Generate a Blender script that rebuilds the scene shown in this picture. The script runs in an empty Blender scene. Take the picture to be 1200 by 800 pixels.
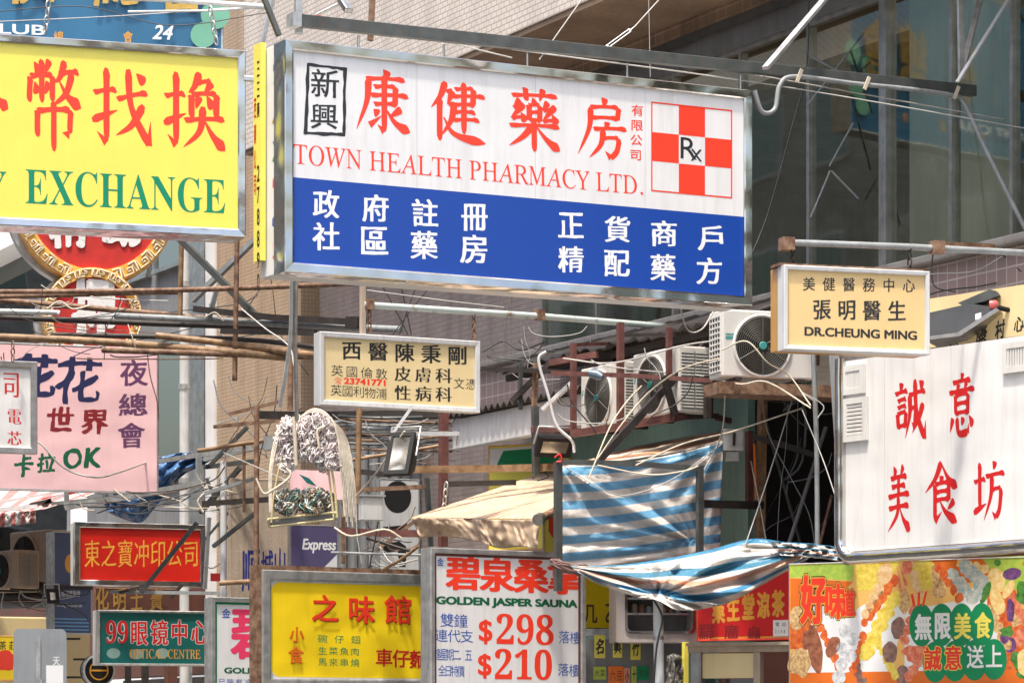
import bpy, bmesh, math, random
from mathutils import Vector, Matrix, noise
random.seed(7)
C = bpy.context.scene.collection
SC = bpy.context.scene
# ------------------------------------------------------------ camera, sky, sun, exposure
FPX, YH, CZ = 3800.0, 870.0, 1.6          # focal length in photo pixels, horizon row, eye height
cam_data = bpy.data.cameras.new('camera')
cam_data.sensor_width = 36.0
cam_data.lens = 36.0 * FPX / 1200.0
cam_data.shift_y = (YH - 400.0) / 1200.0
cam_data.clip_start = 0.5
cam_data.clip_end = 3000
cam = bpy.data.objects.new('camera', cam_data); C.objects.link(cam)
cam.location = (0, 0, CZ); cam.rotation_euler = (math.radians(90), 0, 0)
SC.camera = cam
SUN_EL = math.radians(72); SUN_AZ = math.radians(206)     # azimuth clockwise from +Y
world = bpy.data.worlds.new('World'); SC.world = world; world.use_nodes = True
wn = world.node_tree.nodes; wl = world.node_tree.links
sky = wn.new('ShaderNodeTexSky'); sky.sky_type = 'NISHITA'; sky.sun_disc = False
sky.sun_elevation = SUN_EL; sky.sun_rotation = SUN_AZ
sky.air_density = 1.3; sky.dust_density = 6.0; sky.ozone_density = 1.0
wl.new(sky.outputs[0], wn['Background'].inputs[0]); wn['Background'].inputs[1].default_value = 0.15
sd = bpy.data.lights.new('sun', 'SUN'); sd.energy = 2.6; sd.angle = math.radians(3.0); sd.color = (1, 0.93, 0.82)
sun = bpy.data.objects.new('sun', sd); C.objects.link(sun)
sdir = Vector((math.sin(SUN_AZ) * math.cos(SUN_EL), math.cos(SUN_AZ) * math.cos(SUN_EL), math.sin(SUN_EL)))
sun.rotation_euler = sdir.to_track_quat('Z', 'Y').to_euler(); sun.location = (0, 0, 40)
vs = SC.view_settings
vs.view_transform = 'Standard'; vs.look = 'None'; vs.gamma = 1.0; vs.exposure = 1.1; vs.use_curve_mapping = False
SC.cycles.max_bounces = 8

# ------------------------------------------------------------ geometry helpers
def P(px, py, D):
    return Vector(((px - 600) / FPX * D, D, CZ + (YH - py) / FPX * D))
def px2m(n, D): return n / FPX * D

class Frame:
    """a vertical plane: u along it, h height above ground, d towards the viewer"""
    def __init__(s, px, D, th):
        t = math.radians(th); s.th = t
        s.o = Vector(((px - 600) / FPX * D, D, 0)); s.s = Vector((math.cos(t), math.sin(t), 0)); s.n = Vector((math.sin(t), -math.cos(t), 0))
    def w(s, u, h, d=0.0): return s.o + s.s * u + s.n * d + Vector((0, 0, h))
    def uv(s, px, py, d=0.0):
        ray = Vector(((px - 600) / FPX, 1, (YH - py) / FPX)); o = s.o + s.n * d
        k = (o.x * s.n.x + o.y * s.n.y) / (ray.x * s.n.x + ray.y * s.n.y)
        p = ray * k
        return ((p - o).xy.dot(s.s.xy), CZ + p.z)
    def U(s, px, d=0.0): return s.uv(px, 400, d)[0]
    def mat(s, u=0, h=0, d=0): return Matrix.Translation(s.w(u, h, d)) @ Matrix.Rotation(s.th, 4, 'Z')

class MB:
    def __init__(s): s.v = []; s.f = []; s.sm = []; s.mi = []; s.mats = []; s.cur = 0
    def mat(s, m):
        if m not in s.mats: s.mats.append(m)
        s.cur = s.mats.index(m); return s
    def face(s, pts, smooth=False):
        b = len(s.v); s.v += [Vector(p) for p in pts]; s.f.append(tuple(range(b, b + len(pts)))); s.sm.append(smooth); s.mi.append(s.cur)
    def mesh(s, vs, fs, smooth=False):
        b = len(s.v); s.v += [Vector(p) for p in vs]
        for f in fs: s.f.append(tuple(b + i for i in f)); s.sm.append(smooth); s.mi.append(s.cur)
    def hexa(s, p):      # p: 4 bottom, 4 top
        s.mesh(p, [(3, 2, 1, 0), (4, 5, 6, 7), (0, 1, 5, 4), (1, 2, 6, 5), (2, 3, 7, 6), (3, 0, 4, 7)])
    def fbox(s, fr, u0, u1, h0, h1, d0, d1):
        if u1 < u0: u0, u1 = u1, u0
        if h1 < h0: h0, h1 = h1, h0
        if d1 < d0: d0, d1 = d1, d0
        s.hexa([fr.w(u0, h0, d1), fr.w(u1, h0, d1), fr.w(u1, h0, d0), fr.w(u0, h0, d0),
                fr.w(u0, h1, d1), fr.w(u1, h1, d1), fr.w(u1, h1, d0), fr.w(u0, h1, d0)])
    def bar(s, a, b, w, h=None, up=None):      # rectangular bar from a to b
        a = Vector(a); b = Vector(b); h = h or w; t = (b - a).normalized()
        up = Vector(up) if up else (Vector((0, 0, 1)) if abs(t.z) < .9 else Vector((.447, -.894, 0)))
        x = t.cross(up).normalized() * (w / 2); y = x.cross(t).normalized() * (h / 2)
        s.hexa([a - x - y, a + x - y, a + x + y, a - x + y, b - x - y, b + x - y, b + x + y, b - x + y])
    def tube(s, pts, r, n=8, closed=False, taper=None):
        pts = [Vector(p) for p in pts]; N = len(pts); rings = []; prev = None
        for i, p in enumerate(pts):
            if closed: t = (pts[(i + 1) % N] - pts[i - 1])
            else: t = pts[min(i + 1, N - 1)] - pts[max(i - 1, 0)]
            t = t.normalized() if t.length > 1e-9 else Vector((0, 0, 1))
            if prev is None:
                up = Vector((0, 0, 1)) if abs(t.z) < .9 else Vector((1, 0, 0)); x = t.cross(up).normalized()
            else:
                x = prev - t * prev.dot(t); x = x.normalized() if x.length > 1e-6 else t.orthogonal().normalized()
            prev = x; y = t.cross(x); rr = r * (taper[i] if taper else 1)
            rings.append([p + (x * math.cos(2 * math.pi * k / n) + y * math.sin(2 * math.pi * k / n)) * rr for k in range(n)])
        vs = [q for rg in rings for q in rg]; fs = []
        for i in range(N if closed else N - 1):
            j = (i + 1) % N
            for k in range(n): fs.append((i * n + k, i * n + (k + 1) % n, j * n + (k + 1) % n, j * n + k))
        s.mesh(vs, fs, True)
        if not closed: s.face(rings[0][::-1]); s.face(rings[-1])
    def loops(s, loops, smooth=False, cap0=False, cap1=False, closed=True):
        n = len(loops[0]); vs = [q for l in loops for q in l]; fs = []
        for i in range(len(loops) - 1):
            for k in range(n if closed else n - 1): fs.append((i * n + k, i * n + (k + 1) % n, (i + 1) * n + (k + 1) % n, (i + 1) * n + k))
        s.mesh(vs, fs, smooth)
        if cap0: s.face(loops[0][::-1])
        if cap1: s.face(loops[-1])
    def build(s, name, mat=None, parent=None, bevel=0, M=None):
        if M is None: M = WM.get(parent.name) if parent is not None and parent.name in WM else None
        if M is None:       # a thing that is one mesh: origin at its base
            xs = [p.x for p in s.v]; ys = [p.y for p in s.v]; zs = [p.z for p in s.v]
            M = Matrix.Translation(((min(xs) + max(xs)) / 2, (min(ys) + max(ys)) / 2, min(zs)))
        I = M.inverted()
        me = bpy.data.meshes.new(name); me.from_pydata([I @ p for p in s.v], [], s.f)
        ms = s.mats or [mat]
        for m in ms: me.materials.append(m)
        me.polygons.foreach_set('use_smooth', s.sm)
        if len(ms) > 1: me.polygons.foreach_set('material_index', s.mi)
        me.update()
        o = bpy.data.objects.new(name, me); C.objects.link(o)
        if parent is None: o.matrix_world = M
        else: o.parent = parent
        WM[o.name] = M
        if bevel:
            b = o.modifiers.new('bevel', 'BEVEL'); b.width = bevel; b.segments = 2; b.limit_method = 'ANGLE'; b.angle_limit = math.radians(40)
        return o
WM = {}
def tag(o, label, cat, group=None, kind=None):
    if kind: o['kind'] = kind; 
    if kind != 'structure':
        o['label'] = label; o['category'] = cat
    if group: o['group'] = group
    return o
def thing(name, label, cat, M, group=None):
    o = bpy.data.objects.new(name, None); C.objects.link(o); o.empty_display_size = .2
    o.matrix_world = M; WM[o.name] = M.copy()
    return tag(o, label, cat, group)
def copy_thing(root, M, label, group=None):
    r = root.copy(); C.objects.link(r); r.matrix_world = M; r['label'] = label
    if group: r['group'] = group
    WM[r.name] = M.copy()
    for ch in list(root.children):
        c = ch.copy(); C.objects.link(c); c.parent = r
        for g in ch.children:
            d = g.copy(); C.objects.link(d); d.parent = c
    return r
def crv(pts, k=6):      # catmull-rom through points (any dimension vectors)
    pts = [Vector(p) for p in pts]
    if len(pts) < 3: return pts
    q = [pts[0] * 2 - pts[1]] + pts + [pts[-1] * 2 - pts[-2]]; out = []
    for i in range(1, len(q) - 2):
        a, b, c, d = q[i - 1:i + 3]
        for j in range(k):
            t = j / k
            out.append(.5 * ((2 * b) + (c - a) * t + (2 * a - 5 * b + 4 * c - d) * t * t + (3 * b - a - 3 * c + d) * t ** 3))
    out.append(pts[-1]); return out

# ------------------------------------------------------------ materials
def mat(name, col, rough=.5, metal=0., var=.12, vscale=4., bump=0., bscale=30., spec=.5, dirt=0., dcol=(.09, .07, .05), coat=0., streak=0., wave=0., trans=0.):
    m = bpy.data.materials.new(name); m.use_nodes = True; n = m.node_tree.nodes; l = m.node_tree.links
    b = n['Principled BSDF']; b.inputs['Roughness'].default_value = rough; b.inputs['Metallic'].default_value = metal
    b.inputs['Specular IOR Level'].default_value = spec; b.inputs['Coat Weight'].default_value = coat; b.inputs['Coat Roughness'].default_value = .15
    tc = n.new('ShaderNodeTexCoord'); src = tc.outputs['Object']
    nz = n.new('ShaderNodeTexNoise'); nz.inputs['Scale'].default_value = vscale; nz.inputs['Detail'].default_value = 6; l.new(src, nz.inputs['Vector'])
    mr = n.new('ShaderNodeMapRange'); mr.inputs[1].default_value = .3; mr.inputs[2].default_value = .7; mr.inputs[3].default_value = 1 - var; mr.inputs[4].default_value = 1 + var * .6
    l.new(nz.outputs[0], mr.inputs[0])
    mx = n.new('ShaderNodeMix'); mx.data_type = 'RGBA'; mx.blend_type = 'MULTIPLY'; mx.inputs[0].default_value = 1
    mx.inputs[6].default_value = (*col, 1); l.new(mr.outputs[0], mx.inputs[7]); out = mx.outputs[2]
    if dirt > 0:      # weather stains, stretched downwards
        mp = n.new('ShaderNodeMapping'); mp.inputs['Scale'].default_value = (9, 9, .7); l.new(src, mp.inputs[0])
        n2 = n.new('ShaderNodeTexNoise'); n2.inputs['Scale'].default_value = 1.6; n2.inputs['Detail'].default_value = 8; n2.inputs['Roughness'].default_value = .65; l.new(mp.outputs[0], n2.inputs['Vector'])
        r2 = n.new('ShaderNodeMapRange'); r2.inputs[1].default_value = .48; r2.inputs[2].default_value = .8; r2.inputs[3].default_value = 0; r2.inputs[4].default_value = dirt; l.new(n2.outputs[0], r2.inputs[0])
        m2 = n.new('ShaderNodeMix'); m2.data_type = 'RGBA'; l.new(r2.outputs[0], m2.inputs[0]); l.new(out, m2.inputs[6]); m2.inputs[7].default_value = (*dcol, 1); out = m2.outputs[2]
    l.new(out, b.inputs['Base Color'])
    h = None
    if wave > 0:
        nw = n.new('ShaderNodeTexNoise'); nw.inputs['Scale'].default_value = 2.2; nw.inputs['Detail'].default_value = 1; l.new(src, nw.inputs['Vector'])
        bw = n.new('ShaderNodeBump'); bw.inputs['Strength'].default_value = wave; bw.inputs['Distance'].default_value = .12; l.new(nw.outputs[0], bw.inputs['Height']); h = bw
    if streak > 0:
        mp = n.new('ShaderNodeMapping'); mp.inputs['Scale'].default_value = (1, 1, .04); l.new(src, mp.inputs[0])
        n3 = n.new('ShaderNodeTexNoise'); n3.inputs['Scale'].default_value = 14; l.new(mp.outputs[0], n3.inputs['Vector'])
        bs = n.new('ShaderNodeBump'); bs.inputs['Strength'].default_value = streak; bs.inputs['Distance'].default_value = .02; l.new(n3.outputs[0], bs.inputs['Height'])
        if h: l.new(h.outputs[0], bs.inputs['Normal'])
        h = bs
    if bump > 0:
        nb = n.new('ShaderNodeTexNoise'); nb.inputs['Scale'].default_value = bscale; nb.inputs['Detail'].default_value = 5; l.new(src, nb.inputs['Vector'])
        bb = n.new('ShaderNodeBump'); bb.inputs['Strength'].default_value = bump; bb.inputs['Distance'].default_value = .02; l.new(nb.outputs[0], bb.inputs['Height'])
        if h: l.new(h.outputs[0], bb.inputs['Normal'])
        h = bb
    if h: l.new(h.outputs[0], b.inputs['Normal'])
    if trans > 0: b.inputs['Transmission Weight'].default_value = trans
    return m
def two_tone(name, c1, c2, scale=8, lo=.42, hi=.6, rough=.7, bump=.4, metal=0.):       # rust, peeling paint
    m = bpy.data.materials.new(name); m.use_nodes = True; n = m.node_tree.nodes; l = m.node_tree.links; b = n['Principled BSDF']
    tc = n.new('ShaderNodeTexCoord'); nz = n.new('ShaderNodeTexNoise'); nz.inputs['Scale'].default_value = scale; nz.inputs['Detail'].default_value = 9; nz.inputs['Roughness'].default_value = .65
    l.new(tc.outputs['Object'], nz.inputs['Vector']); cr = n.new('ShaderNodeValToRGB'); cr.color_ramp.elements[0].position = lo; cr.color_ramp.elements[1].position = hi
    cr.color_ramp.elements[0].color = (*c1, 1); cr.color_ramp.elements[1].color = (*c2, 1); l.new(nz.outputs[0], cr.inputs[0]); l.new(cr.outputs[0], b.inputs['Base Color'])
    b.inputs['Roughness'].default_value = rough; b.inputs['Metallic'].default_value = metal
    bp = n.new('ShaderNodeBump'); bp.inputs['Strength'].default_value = bump; bp.inputs['Distance'].default_value = .01; l.new(nz.outputs[0], bp.inputs['Height']); l.new(bp.outputs[0], b.inputs['Normal'])
    return m
def tiles(name, c1, c2, mortar, tw, thh, gap=.006, offset=0., rough=.45, grime=.6, gcol=(.1, .08, .06)):    # wall tiles in the plane of the facade (object x, z)
    m = bpy.data.materials.new(name); m.use_nodes = True; n = m.node_tree.nodes; l = m.node_tree.links; b = n['Principled BSDF']
    tc = n.new('ShaderNodeTexCoord'); sx = n.new('ShaderNodeSeparateXYZ'); l.new(tc.outputs['Object'], sx.inputs[0])
    ad = n.new('ShaderNodeMath'); ad.operation = 'ADD'; l.new(sx.outputs[0], ad.inputs[0]); l.new(sx.outputs[1], ad.inputs[1])
    cb = n.new('ShaderNodeCombineXYZ'); l.new(ad.outputs[0], cb.inputs[0]); l.new(sx.outputs[2], cb.inputs[1])
    br = n.new('ShaderNodeTexBrick'); br.offset = offset; br.squash = 1; br.inputs['Scale'].default_value = 1; br.inputs['Brick Width'].default_value = tw; br.inputs['Row Height'].default_value = thh
    br.inputs['Mortar Size'].default_value = gap; br.inputs['Mortar Smooth'].default_value = .2; br.inputs['Color1'].default_value = (*c1, 1); br.inputs['Color2'].default_value = (*c2, 1); br.inputs['Mortar'].default_value = (*mortar, 1)
    l.new(cb.outputs[0], br.inputs['Vector'])
    mp = n.new('ShaderNodeMapping'); mp.inputs['Scale'].default_value = (2.5, 2.5, .35); l.new(tc.outputs['Object'], mp.inputs[0])
    nz = n.new('ShaderNodeTexNoise'); nz.inputs['Scale'].default_value = 1.4; nz.inputs['Detail'].default_value = 9; nz.inputs['Roughness'].default_value = .62; l.new(mp.outputs[0], nz.inputs['Vector'])
    mr = n.new('ShaderNodeMapRange'); mr.inputs[1].default_value = .42; mr.inputs[2].default_value = .78; mr.inputs[4].default_value = grime; l.new(nz.outputs[0], mr.inputs[0])
    mx = n.new('ShaderNodeMix'); mx.data_type = 'RGBA'; l.new(mr.outputs[0], mx.inputs[0]); l.new(br.outputs['Color'], mx.inputs[6]); mx.inputs[7].default_value = (*gcol, 1)
    l.new(mx.outputs[2], b.inputs['Base Color']); b.inputs['Roughness'].default_value = rough
    bp = n.new('ShaderNodeBump'); bp.inputs['Strength'].default_value = .5; bp.inputs['Distance'].default_value = .006; bp.invert = True; l.new(br.outputs['Fac'], bp.inputs['Height']); l.new(bp.outputs[0], b.inputs['Normal'])
    return m
def stripes(name, cols, period, axis='V', rough=.45, spec=.4, wrinkle=.3, sheen=0.):    # woven striped sheet, runs on the UV map
    m = bpy.data.materials.new(name); m.use_nodes = True; n = m.node_tree.nodes; l = m.node_tree.links; b = n['Principled BSDF']
    tc = n.new('ShaderNodeTexCoord'); sx = n.new('ShaderNodeSeparateXYZ'); l.new(tc.outputs['UV'], sx.inputs[0])
    md = n.new('ShaderNodeMath'); md.operation = 'MULTIPLY'; md.inputs[1].default_value = 1 / period; l.new(sx.outputs[1 if axis == 'V' else 0], md.inputs[0])
    fr = n.new('ShaderNodeMath'); fr.operation = 'FRACT'; l.new(md.outputs[0], fr.inputs[0])
    cr = n.new('ShaderNodeValToRGB'); cr.color_ramp.interpolation = 'CONSTANT'; e = cr.color_ramp.elements
    while len(e) < len(cols): e.new(.5)
    for i, (p, c) in enumerate(cols): e[i].position = p; e[i].color = (*c, 1)
    l.new(fr.outputs[0], cr.inputs[0])
    nz = n.new('ShaderNodeTexNoise'); nz.inputs['Scale'].default_value = 5; nz.inputs['Detail'].default_value = 8; l.new(tc.outputs['Object'], nz.inputs['Vector'])
    mr = n.new('ShaderNodeMapRange'); mr.inputs[1].default_value = .3; mr.inputs[2].default_value = .7; mr.inputs[3].default_value = .72; mr.inputs[4].default_value = 1.1; l.new(nz.outputs[0], mr.inputs[0])
    mx = n.new('ShaderNodeMix'); mx.data_type = 'RGBA'; mx.blend_type = 'MULTIPLY'; mx.inputs[0].default_value = 1; l.new(cr.outputs[0], mx.inputs[6]); l.new(mr.outputs[0], mx.inputs[7])
    l.new(mx.outputs[2], b.inputs['Base Color']); b.inputs['Roughness'].default_value = rough; b.inputs['Specular IOR Level'].default_value = spec
    n2 = n.new('ShaderNodeTexNoise'); n2.inputs['Scale'].default_value = 9; n2.inputs['Detail'].default_value = 7; n2.inputs['Distortion'].default_value = 1.2; l.new(tc.outputs['Object'], n2.inputs['Vector'])
    bp = n.new('ShaderNodeBump'); bp.inputs['Strength'].default_value = wrinkle; bp.inputs['Distance'].default_value = .03; l.new(n2.outputs[0], bp.inputs['Height']); l.new(bp.outputs[0], b.inputs['Normal'])
    return m

M = {}
M['chrome'] = mat('polished_steel', (.62, .61, .6), .12, 1., .1, wave=.35, bump=.03, bscale=14)
M['steel'] = mat('brushed_steel', (.5, .49, .47), .38, 1., .25, 8, dirt=.35)
M['galv'] = mat('galvanised_steel', (.5, .51, .51), .38, .6, .3, 10, dirt=.35, wave=.2)
M['dkpole'] = mat('dark_painted_steel', (.075, .085, .085), .45, .2, .3, 8, dirt=.4, dcol=(.12, .07, .04))
M['pale'] = two_tone('pale_green_paint', (.17, .1, .06), (.42, .48, .46), 9, .3, .42, .5, .3)
M['grey'] = mat('grey_paint', (.26, .28, .29), .5, 0, .2, 8, dirt=.5)
M['white_pipe'] = mat('white_pvc', (.58, .6, .6), .4, 0, .15, 5, dirt=.35)
M['rust'] = two_tone('rusty_iron', (.1, .045, .024), (.3, .19, .12), 12, .38, .66)
M['redrust'] = two_tone('red_oxide_iron', (.09, .03, .025), (.16, .06, .05), 10, .38, .66, .65)
M['bamboo'] = two_tone('weathered_bamboo', (.14, .075, .035), (.36, .23, .12), 9, .35, .7, .6)
M['dkiron'] = mat('dark_iron', (.035, .03, .028), .6, .2, .3, 10, dirt=.4, dcol=(.1, .05, .03))
M['black'] = mat('black_plastic', (.012, .012, .013), .6, 0, .2, spec=.3)
M['blackhole'] = mat('painted_dark', (.012, .011, .01), .8)  # near black paints the shade inside the recess and air conditioner openings
M['wire'] = mat('grey_cable', (.42, .41, .39), .5, 0, .2)
M['wireb'] = mat('black_cable', (.03, .03, .03), .5, 0, .2)
M['wirec'] = mat('cream_cord', (.6, .53, .42), .6, 0, .25)
M['white'] = mat('white_acrylic', (.73, .735, .75), .3, 0, .05, 2, dirt=.34, dcol=(.42, .39, .34), streak=.16)
M['white2'] = mat('white_panel', (.74, .735, .73), .35, 0, .06, 1.5, wave=.16, dirt=.36, dcol=(.45, .4, .33), streak=.15)
M['whitep'] = mat('white_paint', (.62, .63, .64), .5, 0, .12, 3, dirt=.35)
M['yellow'] = mat('yellow_acrylic', (.84, .74, .12), .3, 0, .04, 3, dirt=.08, dcol=(.5, .4, .1))
M['yellow2'] = mat('golden_yellow_acrylic', (.94, .68, .015), .3, 0, .06, 2, dirt=.08, dcol=(.5, .3, .03), wave=.25)
M['cream'] = mat('cream_acrylic', (.74, .6, .33), .35, 0, .05, 3, dirt=.16, dcol=(.45, .33, .16))
M['cream2'] = mat('tan_acrylic', (.72, .52, .24), .35, 0, .05, 3, dirt=.16, dcol=(.45, .3, .12))
M['creams'] = mat('amber_acrylic', (.5, .27, .06), .35, 0, .1, 3, dirt=.2)
M['blue'] = mat('blue_film', (.006, .055, .34), .3, 0, .05, 2)
M['red'] = mat('red_film', (.84, .05, .022), .35, 0, .05, 3)
M['crimson'] = mat('crimson_film', (.58, .016, .018), .35, 0, .06, 3)
M['redp'] = mat('red_panel', (.55, .016, .008), .3, 0, .12, 2, dirt=.15, dcol=(.25, .01, .01), wave=.2)
M['pinkl'] = mat('pink_film', (.8, .05, .14), .35, 0, .05)
M['pink'] = mat('pink_panel', (.9, .58, .6), .4, 0, .06, 1.5, dirt=.15, dcol=(.5, .38, .34), wave=.15)
M['green'] = mat('green_film', (0., .25, .09), .35, 0, .06)
M['dkgreen'] = mat('dark_green_film', (.005, .12, .05), .35, 0, .06)
M['emerald'] = mat('emerald_film', (0., .24, .12), .35, 0, .06)
M['teal'] = mat('teal_panel', (.008, .13, .125), .3, 0, .15, 2, dirt=.2)
M['ink'] = mat('black_film', (.02, .02, .022), .4, 0, .1)
M['navy'] = mat('navy_film', (.02, .022, .09), .4, 0, .1)
M['purple'] = mat('purple_film', (.14, .05, .13), .4, 0, .1)
M['maroon'] = mat('maroon_film', (.25, .015, .02), .4, 0, .1)
M['blueink'] = mat('blue_ink', (.03, .1, .42), .4, 0, .06)
M['wfilm'] = mat('white_film', (.8, .81, .82), .35, 0, .03)
M['gold'] = mat('gold_film', (.75, .36, .05), .35, 0, .15)
M['goldm'] = mat('gilded_metal', (.75, .45, .12), .28, .8, .25, 9)
M['orange'] = mat('orange_film', (.75, .16, .015), .4, 0, .15)
M['concrete'] = mat('stained_concrete', (.33, .31, .29), .85, 0, .25, 2.5, bump=.4, dirt=.5, dcol=(.13, .11, .09))
M['soffit'] = mat('brown_soffit', (.36, .25, .17), .85, 0, .35, 1.2, bump=.3, bscale=6, dirt=.5, dcol=(.1, .07, .045))
M['plaster'] = mat('beige_plaster', (.42, .34, .26), .85, 0, .2, 3, bump=.2, dirt=.4)
M['tealwall'] = mat('pale_teal_wall', (.22, .38, .35), .6, 0, .15, 1.5, dirt=.35)
M['greywall'] = mat('grey_wall', (.2, .21, .22), .8, 0, .2, 2, dirt=.4)
M['brownwall'] = mat('red_brown_wall', (.13, .05, .035), .5, 0, .2, 2)
M['tile_white'] = tiles('pale_glazed_tile', (.70, .63, .57), (.66, .59, .53), (.40, .34, .29), .12, .06, .007, .5, .4, .42, (.25, .22, .2))
M['tile_grey'] = tiles('mauve_grey_tile', (.43, .365, .335), (.385, .325, .3), (.29, .25, .225), .2, .06, .006, .5, .45, .65, (.16, .13, .11))
M['tile_sq'] = tiles('square_mauve_tile', (.31, .22, .21), (.28, .2, .19), (.5, .45, .42), .15, .15, .008, 0, .4, .4, (.16, .12, .1))
M['tile_beige'] = tiles('beige_mosaic_tile', (.5, .37, .25), (.44, .32, .21), (.3, .23, .16), .05, .05, .007, 0, .5, .7, (.2, .14, .09))
M['tile_brown'] = tiles('brown_beam_tile', (.34, .22, .14), (.27, .175, .11), (.46, .35, .24), .16, .1, .007, 0, .5, .75, (.08, .05, .03))
M['ac'] = mat('ac_casing', (.6, .585, .54), .45, 0, .08, 3, dirt=.35, dcol=(.33, .28, .2))
M['acw'] = mat('white_ac_casing', (.66, .655, .63), .45, 0, .06, 3, dirt=.3, dcol=(.36, .3, .22))
M['acbrown'] = mat('yellowed_ac_casing', (.36, .27, .19), .5, 0, .15, 3, dirt=.4)
M['asphalt'] = mat('asphalt', (.05, .05, .052), .9, 0, .3, 1.5, bump=.5, bscale=120)
M['paving'] = tiles('pavement_slabs', (.3, .29, .27), (.27, .26, .24), (.15, .14, .13), .4, .4, .008, .5, .8, .4)
M['rope'] = mat('cream_strap', (.68, .62, .52), .6, 0, .25, 20)
def glass(name, tint, mixv, rough=.02, refl=(.9, .95, .93)):
    m = bpy.data.materials.new(name); m.use_nodes = True; n = m.node_tree.nodes; l = m.node_tree.links
    for x in list(n): n.remove(x)
    o = n.new('ShaderNodeOutputMaterial'); tr = n.new('ShaderNodeBsdfTransparent'); tr.inputs[0].default_value = (*tint, 1)
    gl = n.new('ShaderNodeBsdfGlossy'); gl.inputs['Roughness'].default_value = rough; gl.inputs[0].default_value = (*refl, 1)
    fr = n.new('ShaderNodeFresnel'); fr.inputs[0].default_value = 1.5; ad = n.new('ShaderNodeMath'); ad.operation = 'MULTIPLY_ADD'; ad.inputs[1].default_value = 1.6; ad.inputs[2].default_value = mixv; ad.use_clamp = True
    l.new(fr.outputs[0], ad.inputs[0]); mx = n.new('ShaderNodeMixShader'); l.new(ad.outputs[0], mx.inputs[0]); l.new(tr.outputs[0], mx.inputs[1]); l.new(gl.outputs[0], mx.inputs[2]); l.new(mx.outputs[0], o.inputs[0])
    tc = n.new('ShaderNodeTexCoord'); nz = n.new('ShaderNodeTexNoise'); nz.inputs['Scale'].default_value = .9; nz.inputs['Detail'].default_value = 1; l.new(tc.outputs['Object'], nz.inputs['Vector'])
    bp = n.new('ShaderNodeBump'); bp.inputs['Strength'].default_value = .04; bp.inputs['Distance'].default_value = .05; l.new(nz.outputs[0], bp.inputs['Height']); l.new(bp.outputs[0], gl.inputs['Normal']); l.new(bp.outputs[0], fr.inputs['Normal'])
    return m
M['glass'] = glass('window_glass', (.85, .88, .8), .16, .03, (.62, .64, .54))
M['glassdk'] = glass('tinted_glass', (.2, .25, .26), .15)

# ------------------------------------------------------------ lettering
_tc = bpy.data.curves.new('lettering_source', 'FONT'); _to = bpy.data.objects.new('lettering_source', _tc); C.objects.link(_to)
_out = {}
def outline(s):
    if s in _out: return _out[s]
    _tc.body = s; bpy.context.view_layer.update(); dg = bpy.context.evaluated_depsgraph_get()
    e = _to.evaluated_get(dg); c = e.to_curve(dg); res = []
    for sp in c.splines:
        bp = sp.bezier_points; n = len(bp); pl = []
        for i in range(n):
            a, b = bp[i], bp[(i + 1) % n]
            p0, p1, p2, p3 = a.co.xy, a.handle_right.xy, b.handle_left.xy, b.co.xy
            L = (p3 - p0).length
            straight = abs((p1 - p0).cross(p3 - p0)) < 1e-5 and abs((p2 - p0).cross(p3 - p0)) < 1e-5
            k = max(1, int(L / .06)) if straight else max(4, int(L / .04))
            for j in range(k):
                t = j / k; q = 1 - t
                pl.append(p0 + (p3 - p0) * t if straight else p0 * q ** 3 + p1 * (3 * q * q * t) + p2 * (3 * q * t * t) + p3 * t ** 3)
        cl = [p for i, p in enumerate(pl) if (p - pl[i - 1]).length > 1e-4]
        if len(cl) > 2: res.append([Vector((p.x, p.y)) for p in cl])
    e.to_curve_clear(); _out[s] = res
    return res
_fill = {}
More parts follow.
